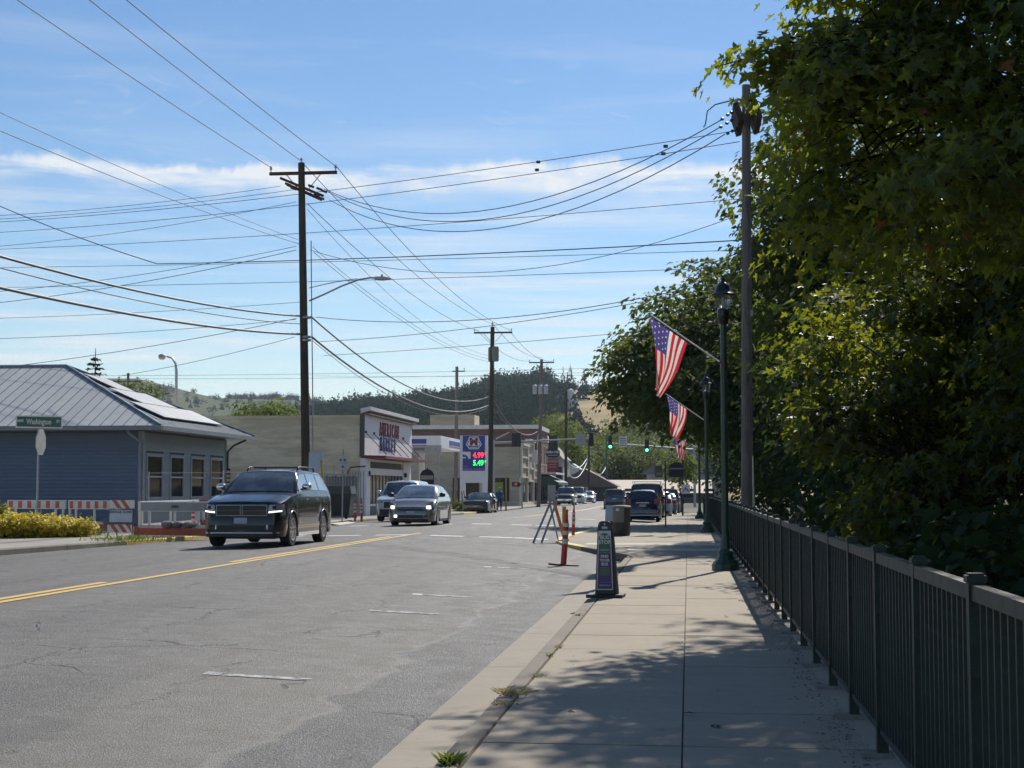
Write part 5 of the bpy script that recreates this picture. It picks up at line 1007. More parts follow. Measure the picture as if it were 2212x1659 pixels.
def sprays(lobes, n, per, seed, plate=.45, gap=.0, shell=.5, droop=.5, size=.17, fq=.75):
    r = np.random.default_rng(seed); L = np.array(lobes, float); vol = (L[:, 3] * L[:, 4] * L[:, 5]) ** .72; pick = r.choice(len(L), n, p=vol / vol.sum())
    d = unit(r.normal(size=(n, 3))); rad = shell + (1.06 - shell) * r.uniform(0, 1, n) ** .6; bump = 1 + .16 * np.sin(d[:, 0] * 5 + pick * 2.1) * np.sin(d[:, 1] * 4.3 + pick) + .10 * np.sin(d[:, 2] * 9 + d[:, 0] * 7)
    c = L[pick, :3] + d * L[pick, 3:6] * (rad * bump)[:, None]
    if gap: keep = np.array([mnoise.noise(Vector((p[0] * fq, p[1] * fq, p[2] * fq * 1.7 + seed))) > -gap for p in c]); c, d = c[keep], d[keep]
    n = len(c); o = unit(d * np.array([1, 1, .45]) + r.normal(size=(n, 3)) * .25); up = unit(np.array([0, 0, 1.0]) + o * .45 + r.normal(size=(n, 3)) * .28)
    a = unit(np.cross(up, r.normal(size=(n, 3)))); b = np.cross(up, a)
    th = r.uniform(0, 6.283, (n, per)); rr_ = plate * np.sqrt(r.uniform(.02, 1, (n, per)))
    off = a[:, None] * (np.cos(th) * rr_)[..., None] + b[:, None] * (np.sin(th) * rr_)[..., None]
    pos = c[:, None] + off + up[:, None] * (r.normal(size=(n, per)) * .05)[..., None]; pos[..., 2] -= rr_ * rr_ * .5
    tip = unit(off / plate * .9 + o[:, None] * .5 + np.array([0, 0, -droop]) + r.normal(size=(n, per, 3)) * .35); nr = unit(up[:, None] + tip * .25 + r.normal(size=(n, per, 3)) * .38)
    sz_ = size * r.uniform(.45, 1.2, (n, per)); rn = np.clip(np.repeat(r.uniform(0, 1, n)[:, None], per, 1) * .6 + r.uniform(0, .4, (n, per)), 0, 1)
    return c, pos.reshape(-1, 3), tip.reshape(-1, 3), nr.reshape(-1, 3), sz_.reshape(-1), rn.reshape(-1)
M_bark = wood_mat('maple_bark', (.024, .020, .016), (.050, .042, .034))
M_leafA = foliage_mat('maple_leaves', (.014, .030, .011), (.036, .058, .016), sun=(.62, .68, .045), trans=.35, warm=(.20, .085, .03), rough=.5, spec=.3)
M_leafAo = foliage_mat('maple_leaves_near', (.014, .030, .011), (.036, .058, .016), sun=(.62, .68, .045), trans=.35, rough=.5, rndobj=True, spec=.3)
M_leafC = foliage_mat('maple_leaves_shaded', (.014, .030, .011), (.034, .056, .016), sun=(.58, .64, .04), trans=.25, warm=(.16, .08, .03), rough=.5, spec=.3)  # darker, less translucent copy of the maple leaves, shade put into the material
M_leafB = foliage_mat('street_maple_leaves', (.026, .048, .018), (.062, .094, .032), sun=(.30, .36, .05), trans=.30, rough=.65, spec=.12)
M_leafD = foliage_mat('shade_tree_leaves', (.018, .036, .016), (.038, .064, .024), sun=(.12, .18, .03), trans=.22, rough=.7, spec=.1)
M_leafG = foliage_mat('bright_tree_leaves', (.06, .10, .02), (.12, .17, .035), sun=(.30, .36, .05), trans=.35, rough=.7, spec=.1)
def tree(name, label, base, lobes, n, per, size, m, seed, plate=.45, simple=True, near=0, mnear=None, gap=.0, trunk_r=.25, shell=.5, group=None, limbs=26, cat='tree', droop=.5, fq=.75, fk=.45):
    t = thing(name, label, cat, base, 0, group); B = Vector(base); c, pos, tip, nr, sz_, rn = sprays(lobes, n, per, seed, plate, gap, shell, droop, size, fq); r = random.Random(seed)
    q = MB(); cen = Vector(np.mean(np.array(lobes)[:, :3], 0)) - B; fork = Vector((cen.x * .25, cen.y * .25, max(1.5, cen.z * fk)))
    q.tube([(0, 0, -.3), (0, 0, .4), fork * .55 + Vector((.08, .05, 0)), fork], [trunk_r * 1.35, trunk_r, trunk_r * .85, trunk_r * .72], 9)
    for l in lobes:
        e = Vector(l[:3]) - B; mid = fork.lerp(e, .5) + Vector((r.uniform(-.2, .2), r.uniform(-.2, .2), .15 * l[5])); q.tube([fork, fork.lerp(mid, .6), mid, mid.lerp(e, .6), e], [trunk_r * .5, trunk_r * .42, trunk_r * .33, trunk_r * .24, trunk_r * .14], 6)
        idx = [i for i in range(len(c)) if ((c[i] - np.array(l[:3])) ** 2).sum() < (max(l[3:6]) * 1.2) ** 2]; r.shuffle(idx)
        for i in idx[:limbs]:
            s = mid.lerp(e, r.uniform(0, 1)); f = Vector(c[i]) - B; k = s.lerp(f, .5) + Vector((0, 0, .12 * (f - s).length)); q.tube([s, k, f], [trunk_r * .13, trunk_r * .09, trunk_r * .04], 4)
    q.build('trunk', M_bark, t, smooth=True)
    pl = pos - np.array(B); far = np.ones(len(pos), bool)
    if near:
        dist = np.linalg.norm(pos - np.array(CAM), axis=1); fr = (pos[:, 0] / np.maximum(pos[:, 1], .1) < .44) & (pos[:, 2] > .4); dist[~fr] += 99; sel = np.argsort(dist)[:near]; far[sel] = False
        V = leaf_polys(np.zeros((1, 3)), np.array([[0, 1.0, 0]]), np.array([[0, 0, 1.0]]), np.ones(1)); me = np_mesh('leaf', V, 8, mnear)
        for i in sel:
            n_ = Vector(nr[i]); y = Vector(tip[i]); y = (y - n_ * y.dot(n_)).normalized(); x = y.cross(n_); M = Matrix((x, y, n_)).transposed().to_4x4()
            o = link('leaf', me, t); o.matrix_local = Matrix.Translation(Vector(pl[i])) @ M @ Matrix.Scale(float(sz_[i]), 4)
    V = leaf_polys(pl[far], tip[far], nr[far], sz_[far], simple); link('crown', np_mesh('crown', V, 4 if simple else 8, m, rn[far] if simple else np.repeat(rn[far], 2)), t, kind='stuff'); return t
tree('maple_tree', 'near maple whose leafy bough reaches over the pavement at upper right', (8.6, 24.5, -3.8), [(3.75, 18.6, 8.2, 2.5, 3.0, 3.0), (2.2, 16.8, 5.5, 1.2, 1.8, 1.45), (1.7, 17.2, 4.4, .75, 1.2, .6), (5.3, 16.4, 4.3, 1.6, 1.8, 1.2), (4.1, 17.2, 4.9, 1.2, 1.6, 1.0), (2.3, 16.5, 7.0, .95, 1.2, .85), (1.6, 16.3, 5.95, .75, .7, .36), (1.1, 16.2, 5.98, .7, .55, .24), (5.0, 15.4, 6.4, 2.2, 2.3, 2.4), (1.75, 16.3, 5.9, .8, .8, .42), (1.15, 16.2, 6.0, .75, .6, .26), (1.0, 16.4, 5.75, .5, .5, .28), (5.6, 19, 11.5, 3.2, 3.2, 2.4), (2.9, 15.6, 4.5, 1.3, 1.4, .8)], 5600, 12, .155, M_leafA, 3, .42, False, 300, M_leafAo, gap=.04, fq=.9, trunk_r=.14, limbs=40, fk=1.02, group='maples behind the railing')
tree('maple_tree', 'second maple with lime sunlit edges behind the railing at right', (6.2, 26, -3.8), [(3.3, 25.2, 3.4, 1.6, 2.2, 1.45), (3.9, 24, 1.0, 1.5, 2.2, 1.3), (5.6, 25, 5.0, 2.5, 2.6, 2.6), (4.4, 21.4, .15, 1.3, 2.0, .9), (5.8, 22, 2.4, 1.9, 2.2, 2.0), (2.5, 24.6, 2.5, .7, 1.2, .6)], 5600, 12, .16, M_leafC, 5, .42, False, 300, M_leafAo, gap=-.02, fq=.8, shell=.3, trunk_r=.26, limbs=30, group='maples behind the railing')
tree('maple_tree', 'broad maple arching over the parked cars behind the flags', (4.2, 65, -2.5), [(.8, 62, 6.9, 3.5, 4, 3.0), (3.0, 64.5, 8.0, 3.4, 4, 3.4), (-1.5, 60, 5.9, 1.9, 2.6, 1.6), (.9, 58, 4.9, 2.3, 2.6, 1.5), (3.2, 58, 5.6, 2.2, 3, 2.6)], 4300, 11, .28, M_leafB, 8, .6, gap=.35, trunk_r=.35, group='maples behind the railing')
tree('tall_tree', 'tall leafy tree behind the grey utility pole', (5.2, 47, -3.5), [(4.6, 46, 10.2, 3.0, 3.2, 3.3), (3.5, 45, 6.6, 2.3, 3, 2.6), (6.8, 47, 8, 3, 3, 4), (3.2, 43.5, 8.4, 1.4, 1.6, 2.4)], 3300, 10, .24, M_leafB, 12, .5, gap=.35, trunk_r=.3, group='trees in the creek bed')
for i, (lab, base, lobes, n) in enumerate((('dark tree crown just behind the railing below the first flag', (5, 33, -4), [(4.4, 33, 3.2, 2.5, 4, 2.9), (3.9, 29, .8, 1.6, 3.0, 2.2), (7.5, 31, 6, 3, 4, 4)], 2600), ('dark tree filling the creek bed beyond the low maple', (9, 23, -4), [(8.5, 22.5, 4, 3.6, 5, 5.5), (6.9, 27, 14, 3.2, 5, 4), (6.4, 24, 10, 2.2, 3, 3), (6.8, 17.5, 2.2, 2.2, 3, 3.5), (11.5, 17, 3, 3, 5, 5)], 4200),  # second tree's two high lobes are added to keep sun off the near maple
    ('dark tree rising behind the near maple at the right edge', (11, 33, -3), [(9.5, 33, 8, 4, 5, 6), (13.5, 27, 6, 4, 5, 7), (7.5, 38, 6, 3, 4, 4.5)], 2200), ('dark tree by the second lamp post behind the railing', (5, 54, -4), [(3.9, 53, 2.8, 2.3, 4, 3.0), (6.5, 56, 5, 3.5, 4, 5)], 1700), ('leafy tree behind the far railing past the third lamp post', (5, 82, -3), [(3.8, 80, 4.5, 2.6, 5, 3.6), (4.0, 97, 4.5, 2.8, 7, 3.6)], 2000), ('shrubby tree low in the creek behind the railing', (3.8, 19.5, -4), [(3.6, 20, -.5, 1.5, 3.5, 1.5), (4.6, 17, -.6, 1.6, 2.5, 1.4)], 1200))):
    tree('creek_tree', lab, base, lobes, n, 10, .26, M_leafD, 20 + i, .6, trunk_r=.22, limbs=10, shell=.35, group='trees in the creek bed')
tree('small_tree', 'small light green tree behind the parking sign at right', (at(1470, 1060, 112).x, 112, lz(112)), [(at(1470, 1040, 112).x, 112, 2.9, 1.2, 1.2, 1.3)], 160, 9, .26, M_leafG, 31, .4, trunk_r=.08, limbs=8)
r_ = random.Random(21)
for i, (px, py, y, rad, lab) in enumerate(((1290, 1000, 262, 6.5, 'rounded tree behind the tan roof at left'), (1335, 985, 275, 7.5, 'large tree behind the tan roof under the green signal'), (1385, 1000, 262, 6, 'tree behind the tan roof right of the green signals'), (1430, 995, 290, 7, 'tree rising beside the grey gable'), (1250, 985, 300, 7, 'dark tree past the black signal pole'), (1360, 960, 330, 8, 'dark tree on the lower hill behind the signals'), (1205, 960, 250, 4.6, 'yellow green tree behind the hanging signs'), (1490, 985, 280, 8, 'tree behind the far lamp post'))):
    p = at(px, py, y); tree('background_tree', lab, (p.x, y, -.4), [(p.x, y, p.z, rad, rad, max(3, p.z * .62)), (p.x + rad * .5, y + 2, p.z * .7, rad * .7, rad * .7, p.z * .45)], 900, 9, .46, M_leafG if i == 6 else M_leafB, 40 + i, 1.0, trunk_r=.3, limbs=6, group='trees at the end of the street')
for i, (px, py, y, rad, m, lab) in enumerate(((560, 903, 128, 2.6, M_leafG, 'bright green tree top behind the market wall, left one'), (598, 905, 130, 2.2, M_leafG, 'bright green tree top behind the market wall, right one'), (290, 850, 150, 2.8, M_leafB, 'round dark tree behind the solar roof'))):
    p = at(px, py, y); tree('background_tree', lab, (p.x, y, 0), [(p.x, y, p.z, rad, rad, 1.5)], 300, 9, .30, m, 60 + i, .7, trunk_r=.15, limbs=6, group='trees behind the left buildings')
def conifer(name, label, p, h, w, seed, n=900):
    t = thing(name, label, 'tree', p); r = np.random.default_rng(seed); q = MB(); q.cyl((0, 0, 0), (0, 0, h), .22, .02, 7)
    pos = []; tip = []; nr = []; sz_ = []
    for k in range(26):
        f = k / 26; z = h * (.12 + .84 * f ** .9); ln = w * (1 - f) ** .8 * r.uniform(.6, 1.15) + .1
        for b in range(6):
            a = r.uniform(0, 6.283); d = np.array([math.cos(a), math.sin(a), -.12]); q.cyl((0, 0, z), Vector(d * ln) + Vector((0, 0, z)), .03, .008, 3, False)
            for s in np.linspace(.2, 1, 9): pos.append(np.array([0, 0, z]) + d * ln * s); tip.append(d + r.normal(size=3) * .5); nr.append(np.array([0, 0, 1.0]) + r.normal(size=3) * .5); sz_.append(.42 * (1 - .5 * f))
    q.build('trunk', M_bark, t); V = leaf_polys(np.array(pos), unit(np.array(tip)), unit(np.array(nr)), np.array(sz_), True); link('crown', np_mesh('crown', V, 4, M_con, r.uniform(0, 1, len(pos))), t, kind='stuff')
p = at(205, 835, 105); conifer('fir_tree', 'dark pointed fir rising behind the house ridge', (p.x, 105, 0), at(205, 752, 105).z, 2.6, 3)
# ------------------------------------------------------------------ shrubs by the left pavement
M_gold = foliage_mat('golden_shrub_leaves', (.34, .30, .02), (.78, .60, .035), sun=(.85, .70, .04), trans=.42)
def shrub(label, p, rx, ry, h, seed, n=260, m=None):
    t = thing('golden_shrub', label, 'shrub', p, 0, 'golden hedge shrubs'); r = np.random.default_rng(seed); q = MB()
    for k in range(7): a = r.uniform(0, 6.28); q.cyl((0, 0, 0), (math.cos(a) * rx * .6, math.sin(a) * ry * .6, h * .7), .015, .006, 4, False)
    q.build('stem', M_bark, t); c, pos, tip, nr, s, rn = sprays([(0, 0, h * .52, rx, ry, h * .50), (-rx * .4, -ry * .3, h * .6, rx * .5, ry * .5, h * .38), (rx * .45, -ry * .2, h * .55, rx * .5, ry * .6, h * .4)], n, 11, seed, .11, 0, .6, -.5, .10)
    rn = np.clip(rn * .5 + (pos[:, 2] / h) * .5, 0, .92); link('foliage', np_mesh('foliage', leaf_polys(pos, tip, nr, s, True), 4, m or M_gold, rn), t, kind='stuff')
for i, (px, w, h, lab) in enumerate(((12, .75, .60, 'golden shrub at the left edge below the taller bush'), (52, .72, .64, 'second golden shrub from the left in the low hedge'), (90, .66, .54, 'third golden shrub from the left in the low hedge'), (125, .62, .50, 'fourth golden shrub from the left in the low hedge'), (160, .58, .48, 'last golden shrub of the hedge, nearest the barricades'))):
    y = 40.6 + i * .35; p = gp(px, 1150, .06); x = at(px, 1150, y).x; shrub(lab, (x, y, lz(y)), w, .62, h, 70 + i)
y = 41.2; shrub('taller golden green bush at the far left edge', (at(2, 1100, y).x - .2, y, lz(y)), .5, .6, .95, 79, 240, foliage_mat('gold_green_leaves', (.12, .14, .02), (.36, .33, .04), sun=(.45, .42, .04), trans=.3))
def tuft(name, label, p, n, h, m, seed, spread=.08, flop=.4):
    r = np.random.default_rng(seed); V = []
    for i in range(n):
        a = r.uniform(0, 6.28); b = np.array(p) + np.array([r.normal() * spread, r.normal() * spread, 0]); d = np.array([math.cos(a) * flop, math.sin(a) * flop, 1.0]) * h * r.uniform(.4, 1.1); w = np.array([-math.sin(a), math.cos(a), 0]) * .006; md = b + d * .6; tp = b + d + np.array([math.cos(a), math.sin(a), -.5]) * h * .3 * flop
        V.append([b - w, b + w, md + w * .8, tp]); 
    link(name, np_mesh(name, np.array(V), 4, m, r.uniform(0, 1, n)), label=label, cat='weed', group='weeds in the kerb joint', kind='stuff')
M_grass = foliage_mat('weed_green', (.07, .12, .02), (.16, .20, .04), sun=(.3, .36, .05), trans=.3); M_straw = foliage_mat('weed_straw', (.40, .33, .17), (.55, .46, .26), sun=(.5, .42, .22), trans=.25)
tuft('grass_tuft', 'fresh green tuft in the kerb joint at the bottom edge', gp(972, 1652) + Vector((0, 0, .0)), 110, .075, M_grass, 1, .025, .7); tuft('dry_weed', 'straw coloured dead weed lying on the kerb joint', gp(1108, 1500), 110, .06, M_straw, 2, .05, 1.3); tuft('dry_weed', 'small straw clump on the kerb just below the large dead weed', gp(1085, 1522), 40, .035, M_straw, 3, .03, 1.2)
for i, (px, py) in enumerate(((1250, 1330), (1205, 1398), (1188, 1418), (1160, 1462))): tuft('grass_tuft', ('yellowish tuft in the kerb joint right of the bus sign foot', 'tiny weed in the kerb joint, second from the bus sign', 'tiny weed in the kerb joint, third from the bus sign', 'pale weed in the kerb joint above the dead weed')[i], gp(px, py), 26, .035, M_straw if i % 2 else M_grass, 5 + i, .022, .9)
for i, (px, py, lab) in enumerate(((195, 1158, 'green weed on the left kerb before the sign barricade'), (300, 1168, 'long grass growing at the left kerb foot'), (265, 1170, 'low grass patch in the left gutter'))):
    q = gp(px, py, .03); tuft('grass_tuft', lab, q, 150, .28 if i == 0 else .2, M_grass, 15 + i, .16 if i == 0 else .45, .5)
def litter():
    r = np.random.default_rng(4); N = 2600; y = 4 + 22 * r.uniform(0, 1, N) ** 1.4; x = .98 - np.abs(r.normal(size=N)) * .12 - .02; k = r.uniform(0, 1, N) < .12; x[k] = r.uniform(-1.2, .9, k.sum()) ; pos = np.stack([x, y, np.full(N, .004)], 1); a = r.uniform(0, 6.28, N); tip = np.stack([np.cos(a), np.sin(a), np.zeros(N)], 1); nr = unit(np.stack([r.normal(size=N) * .3, r.normal(size=N) * .3, np.ones(N)], 1)); s = r.uniform(.006, .026, N); s[k] *= .55
    link('leaf_litter', np_mesh('leaf_litter', leaf_polys(pos, tip, nr, s, True), 4, foliage_mat('litter_brown', (.07, .045, .025), (.17, .12, .06), trans=.1), r.uniform(0, .9, N)), kind='stuff', label='brown leaf crumbs along the railing foot', cat='litter')
litter()
for i, (px, py, m, lab) in enumerate(((1567, 1333, (.34, .20, .12), 'dry curled leaf in the sunlit half of the pavement'), (1600, 1298, (.45, .42, .36), 'pale scrap on the pavement right of the bus sign'), (1545, 1570, (.04, .04, .025), 'dark fallen twig leaf in the tree shade'), (1235, 1538, (.5, .48, .42), 'small white scrap near the kerb joint'), (1498, 1545, (.05, .05, .03), 'dark scrap beside the middle joint'))):
    p = gp(px, py); r = np.random.default_rng(i); V = leaf_polys(np.array([[0, 0, .012]] * 2), unit(r.normal(size=(2, 3)) * np.array([1, 1, .2])), unit(np.array([[.2, .1, 1.0], [-.3, .2, 1.0]])), np.array([.06, .045])); link('fallen_leaf', np_mesh('fallen_leaf', V, 8, mat('scrap_%d' % i, m, .8)), None, p, label=lab, cat='leaf', group='scraps on the pavement')

# ================================================================== street furniture
def bus_sign():
    p = gp(1307, 1291); t = thing('bus_stop_sign', 'black pavement stand sign with green and purple bus stop poster', 'sign', (p.x, p.y, 0), R(-4)); w0, w1, H = .128, .090, .985
    MB().box(-.235, .235, -.11, .30, 0, .045).build('base', mat('rubber_base', (.022, .021, .021), .6), t); bevel(t.children[-1], .008)
    prof = [(-w0, .045), (w0, .045), (w1, H - .07), (w1 * .85, H - .02), (w1 * .5, H), (-w1 * .5, H), (-w1 * .85, H - .02), (-w1, H - .07)]
    o = MB().prism(prof, -.02, .02, 'y').build('panel', mat('sign_black_plastic', (.012, .012, .016), .4), t); bevel(o, .006)
    MB().prism([(w1 * .98, H - .07), (w0, .05), (w0 + .045, .05), (w1 + .012, H - .09)], -.005, .10, 'y').build('side_fin', MAT['sign_black_plastic'], t)
    def wz(z): return w0 + (w1 - w0) * (z - .045) / (H - .115)
    def quad(nm, z0, z1, k, m, y, par, kx=0.0): return MB().prism([(-wz(z0) * k, z0), (wz(z0) * k, z0), (wz(z1) * k, z1), (-wz(z1) * k, z1)], y - .0015, y + .0015, 'y').build(nm, m, par)
    po = quad('poster', .10, .86, .86, mat('poster_pale', (.42, .47, .50), .35), -.0225, t)
    gr = mat('poster_green', (.028, .105, .075), .4); pu = mat('poster_purple', (.040, .024, .115), .4); wl = mat('poster_white', (.55, .60, .60), .5); quad('print_purple', .115, .575, .76, pu, -.0255, po); quad('print_green', .577, .76, .76, gr, -.0255, po)
    zz = .76; ww = wz(zz) * .76; MB().prism([(ww * math.cos(a), zz + ww * .95 * math.sin(a)) for a in [math.pi * i / 12 for i in range(13)]], -.027, -.024, 'y').build('print_arch', gr, po)
    for s, z, h in (('BUS', .775, .070), ('STOP', .712, .070), ('FIND', .530, .048), ('YOUR', .480, .048), ('BUS', .430, .052)): text('lettering', s, h, po, (0, -.0285, z), (R(90), 0, 0), wl, .95, ext=.0008, bold=.0012)
    text('lettering', 'YCBUS', .030, po, (0, -.0285, .615), (R(90), 0, 0), mat('poster_mint', (.25, .48, .34), .5), 1, ext=.0008) if False else MB().box(-.055, .055, -.0285, -.027, .604, .622).build('print_route', mat('poster_mint', (.14, .30, .20), .5), po)
    quad('print_square', .285, .395, .55, mat('poster_dull_green', (.07, .095, .075), .5), -.0275, po); quad('print_line', .19, .205, .7, mat('poster_violet', (.10, .07, .22), .5), -.0275, po); MB().box(-.075, .075, -.0285, -.027, .150, .168).build('print_web', mat('poster_lilac', (.22, .20, .36), .5), po)
    MB().box(-.036, .036, -.023, -.018, .885, .915).build('label_patch', mat('patch_grey', (.40, .42, .43), .5), t); MB().cyl((0, -.024, .945), (0, -.018, .945), .011, .011, 10).build('grommet', mat('grommet', (.6, .6, .58), .5), t)
bus_sign()
M_orange = mat('orange_plastic', (.52, .035, .028), .45, dirt=((.25, .03, .025), .4)); M_or2 = mat('orange_base', (.42, .085, .045), .55, dirt=((.14, .05, .035), .7)); M_refl = mat('reflective_white', (.62, .60, .56), .35); M_wplas = mat('white_plastic', (.58, .57, .53), .45, dirt=((.36, .34, .3), .5))
def delineator(label, p, h, tilt, base=True):
    t = thing('delineator', label, 'delineator', p, 0, 'orange delineator posts'); t.rotation_euler = (0, tilt, 0)
    if base: MB().prism([(.30 * math.cos(a), .12 * math.sin(a)) for a in [R(i * 30) for i in range(12)]], .0, .03).build('base', mat('rubber_red', (.12, .018, .02), .6), t)
    k = h / 1.1; sharp(MB().lathe([(.058 * k, .02), (.056 * k, .60 * k), (.046 * k, .86 * k), (.030 * k, .92 * k), (.030 * k, .98 * k), (.022 * k, 1.0 * k), (.022 * k, 1.05 * k), (.034 * k, 1.07 * k), (.012 * k, 1.10 * k)], 14).build('post', M_orange, t))
    for z0, z1 in ((.42, .52), (.60, .68), (.76, .83)): MB().lathe([(.0605 * k, z0 * k), (.060 * k, z1 * k)], 14, (0, 0, 0)).build('band', M_refl, t)
p = gp(1217, 1222, -.1); delineator('leaning orange delineator post standing in the road by the kerb extension', (p.x, p.y, rz(p.x, p.y)), 1.1, R(4))
p = at(1238, 1150, 46.0); delineator('red orange delineator post standing behind the yellow bollard post', (p.x, 46.0, 0), .92, R(2), False)
p = at(1219, 1165, 41.6); b = thing('yellow_post', 'square yellow bollard post on the corner of the kerb extension', 'post', (p.x, 41.6, 0)); MB().box(-.05, .05, -.05, .05, 0, .90).build('post', mat('post_yellow', (.45, .28, .02), .5), b); MB().box(-.12, .12, -.1, .1, 0, .05).build('foot', M_black, b); MB().box(-.055, .055, -.055, .055, .90, .93).build('cap', mat('post_cap', (.6, .45, .05), .5), b)
def folded_stand():
    A = at(1152, 1172, 40.5); t = thing('sign_stand', 'folded steel sign stand with crossed legs at the road edge', 'sign stand', (A.x, 40.5, rz(A.x, 40.5))); O = Vector(t.location)
    m = mat('stand_steel', (.32, .32, .31), .6, .1)
    for a, b, w in (((1152, 1172), (1192, 1078), .030), ((1170, 1172), (1203, 1082), .030), ((1206, 1168), (1185, 1080), .02), ((1206, 1168), (1188, 1085), .02)): MB().cyl(at(*a, 40.5) - O, at(*b, 41.2) - O, w, w, 6).build('leg', m, t)
    a, b = at(1218, 1160, 41.9) - O, at(1196, 1082, 41.3) - O; d = (b - a).normalized(); s = Vector((1, 0, 0)); q = MB(); w = s * .045; n_ = Vector((0, .02, 0)); q.add([a - w, a + w, b + w, b - w, a - w + n_, a + w + n_, b + w + n_, b - w + n_], [(0, 1, 2, 3), (7, 6, 5, 4), (0, 4, 5, 1), (1, 5, 6, 2), (2, 6, 7, 3), (3, 7, 4, 0)]); q.build('orange_rail', mat('salmon_board', (.55, .20, .13), .5), t)
    MB().cyl(at(1206, 1168, 40.5) - O, at(1222, 1163, 41) - O, .02, .02, 6).build('foot_bar', m, t)
folded_stand()
def bin_():
    p = at(1343, 1155, 46.5); t = thing('litter_bin', 'dark round litter bin with a pale front panel on the kerb extension', 'litter bin', (p.x, 46.5, 0)); sharp(MB().lathe([(.24, 0), (.25, .03), (.27, .74), (.275, .80), (.275, .84)], 20).build('body', mat('bin_dark', (.035, .036, .034), .5), t))
    sharp(MB().lathe([(.285, .84), (.29, .87), (.26, .90), (.1, .91)], 20).build('lid', mat('bin_lid', (.26, .25, .22), .5), t)); P = []
    for i in range(9): a = R(200 + i * 11); P.append([(.285 * math.cos(a), .285 * math.sin(a), z) for z in (.40, .62, .83)])
    MB().grid(P).build('front_panel', mat('bin_panel', (.17, .165, .145), .55), t); MB().box(-.16, -.06, -.32, -.30, .74, .82).build('label', M_refl, t)
    p = at(1322, 1150, 47); s = thing('newspaper_box', 'low dark newspaper box with tilted white lid beside the litter bin', 'newspaper box', (p.x, 47.0, 0)); MB().box(-.2, .2, -.18, .18, 0, .42).build('body', MAT['bin_dark'], s); q = MB(); q.add([(-.2, -.2, .42), (.22, -.2, .42), (.22, .2, .46), (-.2, .2, .46), (-.2, -.2, .45), (.22, -.2, .45), (.22, .2, .9), (-.2, .2, .9)], [(0, 1, 2, 3), (4, 5, 6, 7), (0, 1, 5, 4), (2, 3, 7, 6), (0, 3, 7, 4), (1, 2, 6, 5)]); q.build('hood', mat('bin_white', (.55, .55, .52), .5), s)
bin_()
def posts_right():
    p = at(1438, 1138, 57); t = thing('bus_stop_post', 'thin black post carrying a dark arched sign and a yellowish sign', 'sign post', (p.x, 57, 0)); z1 = at(1438, 995, 57).z; MB().cyl((0, 0, 0), (0, 0, z1), .028, .028, 8).build('post', M_black, t); a = at(1461, 1010, 57); w = .26
    x = a.x - p.x; s = MB().prism([(x - w, at(0, 1032, 57).z), (x + w, at(0, 1032, 57).z), (x + w, at(0, 1013, 57).z)] + [(x + w * math.cos(R(k * 20)), at(0, 1013, 57).z + w * .8 * math.sin(R(k * 20))) for k in range(1, 9)] + [(x - w, at(0, 1013, 57).z)], -.015, .015, 'y').build('arched_sign', mat('sign_navy', (.022, .020, .05), .5), t); MB().box(x - w * .9, x + w * .9, -.02, -.016, at(0, 1016, 57).z, at(0, 1013, 57).z).build('print_band', mat('band_grey', (.3, .3, .32), .5), s); MB().box(0, x - w, -.01, .01, at(0, 1020, 57).z, at(0, 1018.5, 57).z).build('bracket', M_black, t)
    x = at(1424, 1010, 57).x - p.x; s = MB().box(x - .15, x + .12, -.012, .012, at(0, 1032, 57).z, at(0, 1009, 57).z).build('sign_plate', mat('sign_olive', (.12, .12, .06), .5), t); MB().box(x - .11, x + .08, -.016, -.013, at(0, 1028, 57).z, at(0, 1022, 57).z).build('print', mat('print_tan', (.3, .28, .16), .5), s)
    p = at(1475, 1120, 90); t = thing('route_sign_post', 'grey post with a square white sign beyond the bus stop post', 'sign post', (p.x, 90, sz(90))); MB().cyl((0, 0, 0), (0, 0, 6.2), .05, .045, 8).build('post', mat('post_grey_dark', (.05, .052, .05), .5), t); z = at(0, 1051, 90).z; s = MB().box(-.06, .42, -.06, -.04, z - .27, z + .27).build('sign_plate', M_whitep, t); MB().prism([(.0, z - .2), (.18, z + .02), (.36, z - .2), (.36, z - .1), (.18, z + .12), (.0, z - .1)], -.066, -.061, 'y').build('print', mat('print_dark', (.12, .13, .14), .5), s); MB().lathe([(.1, .7), (.09, 1.0), (.05, 1.05)], 10).build('base', M_black, t)
posts_right()
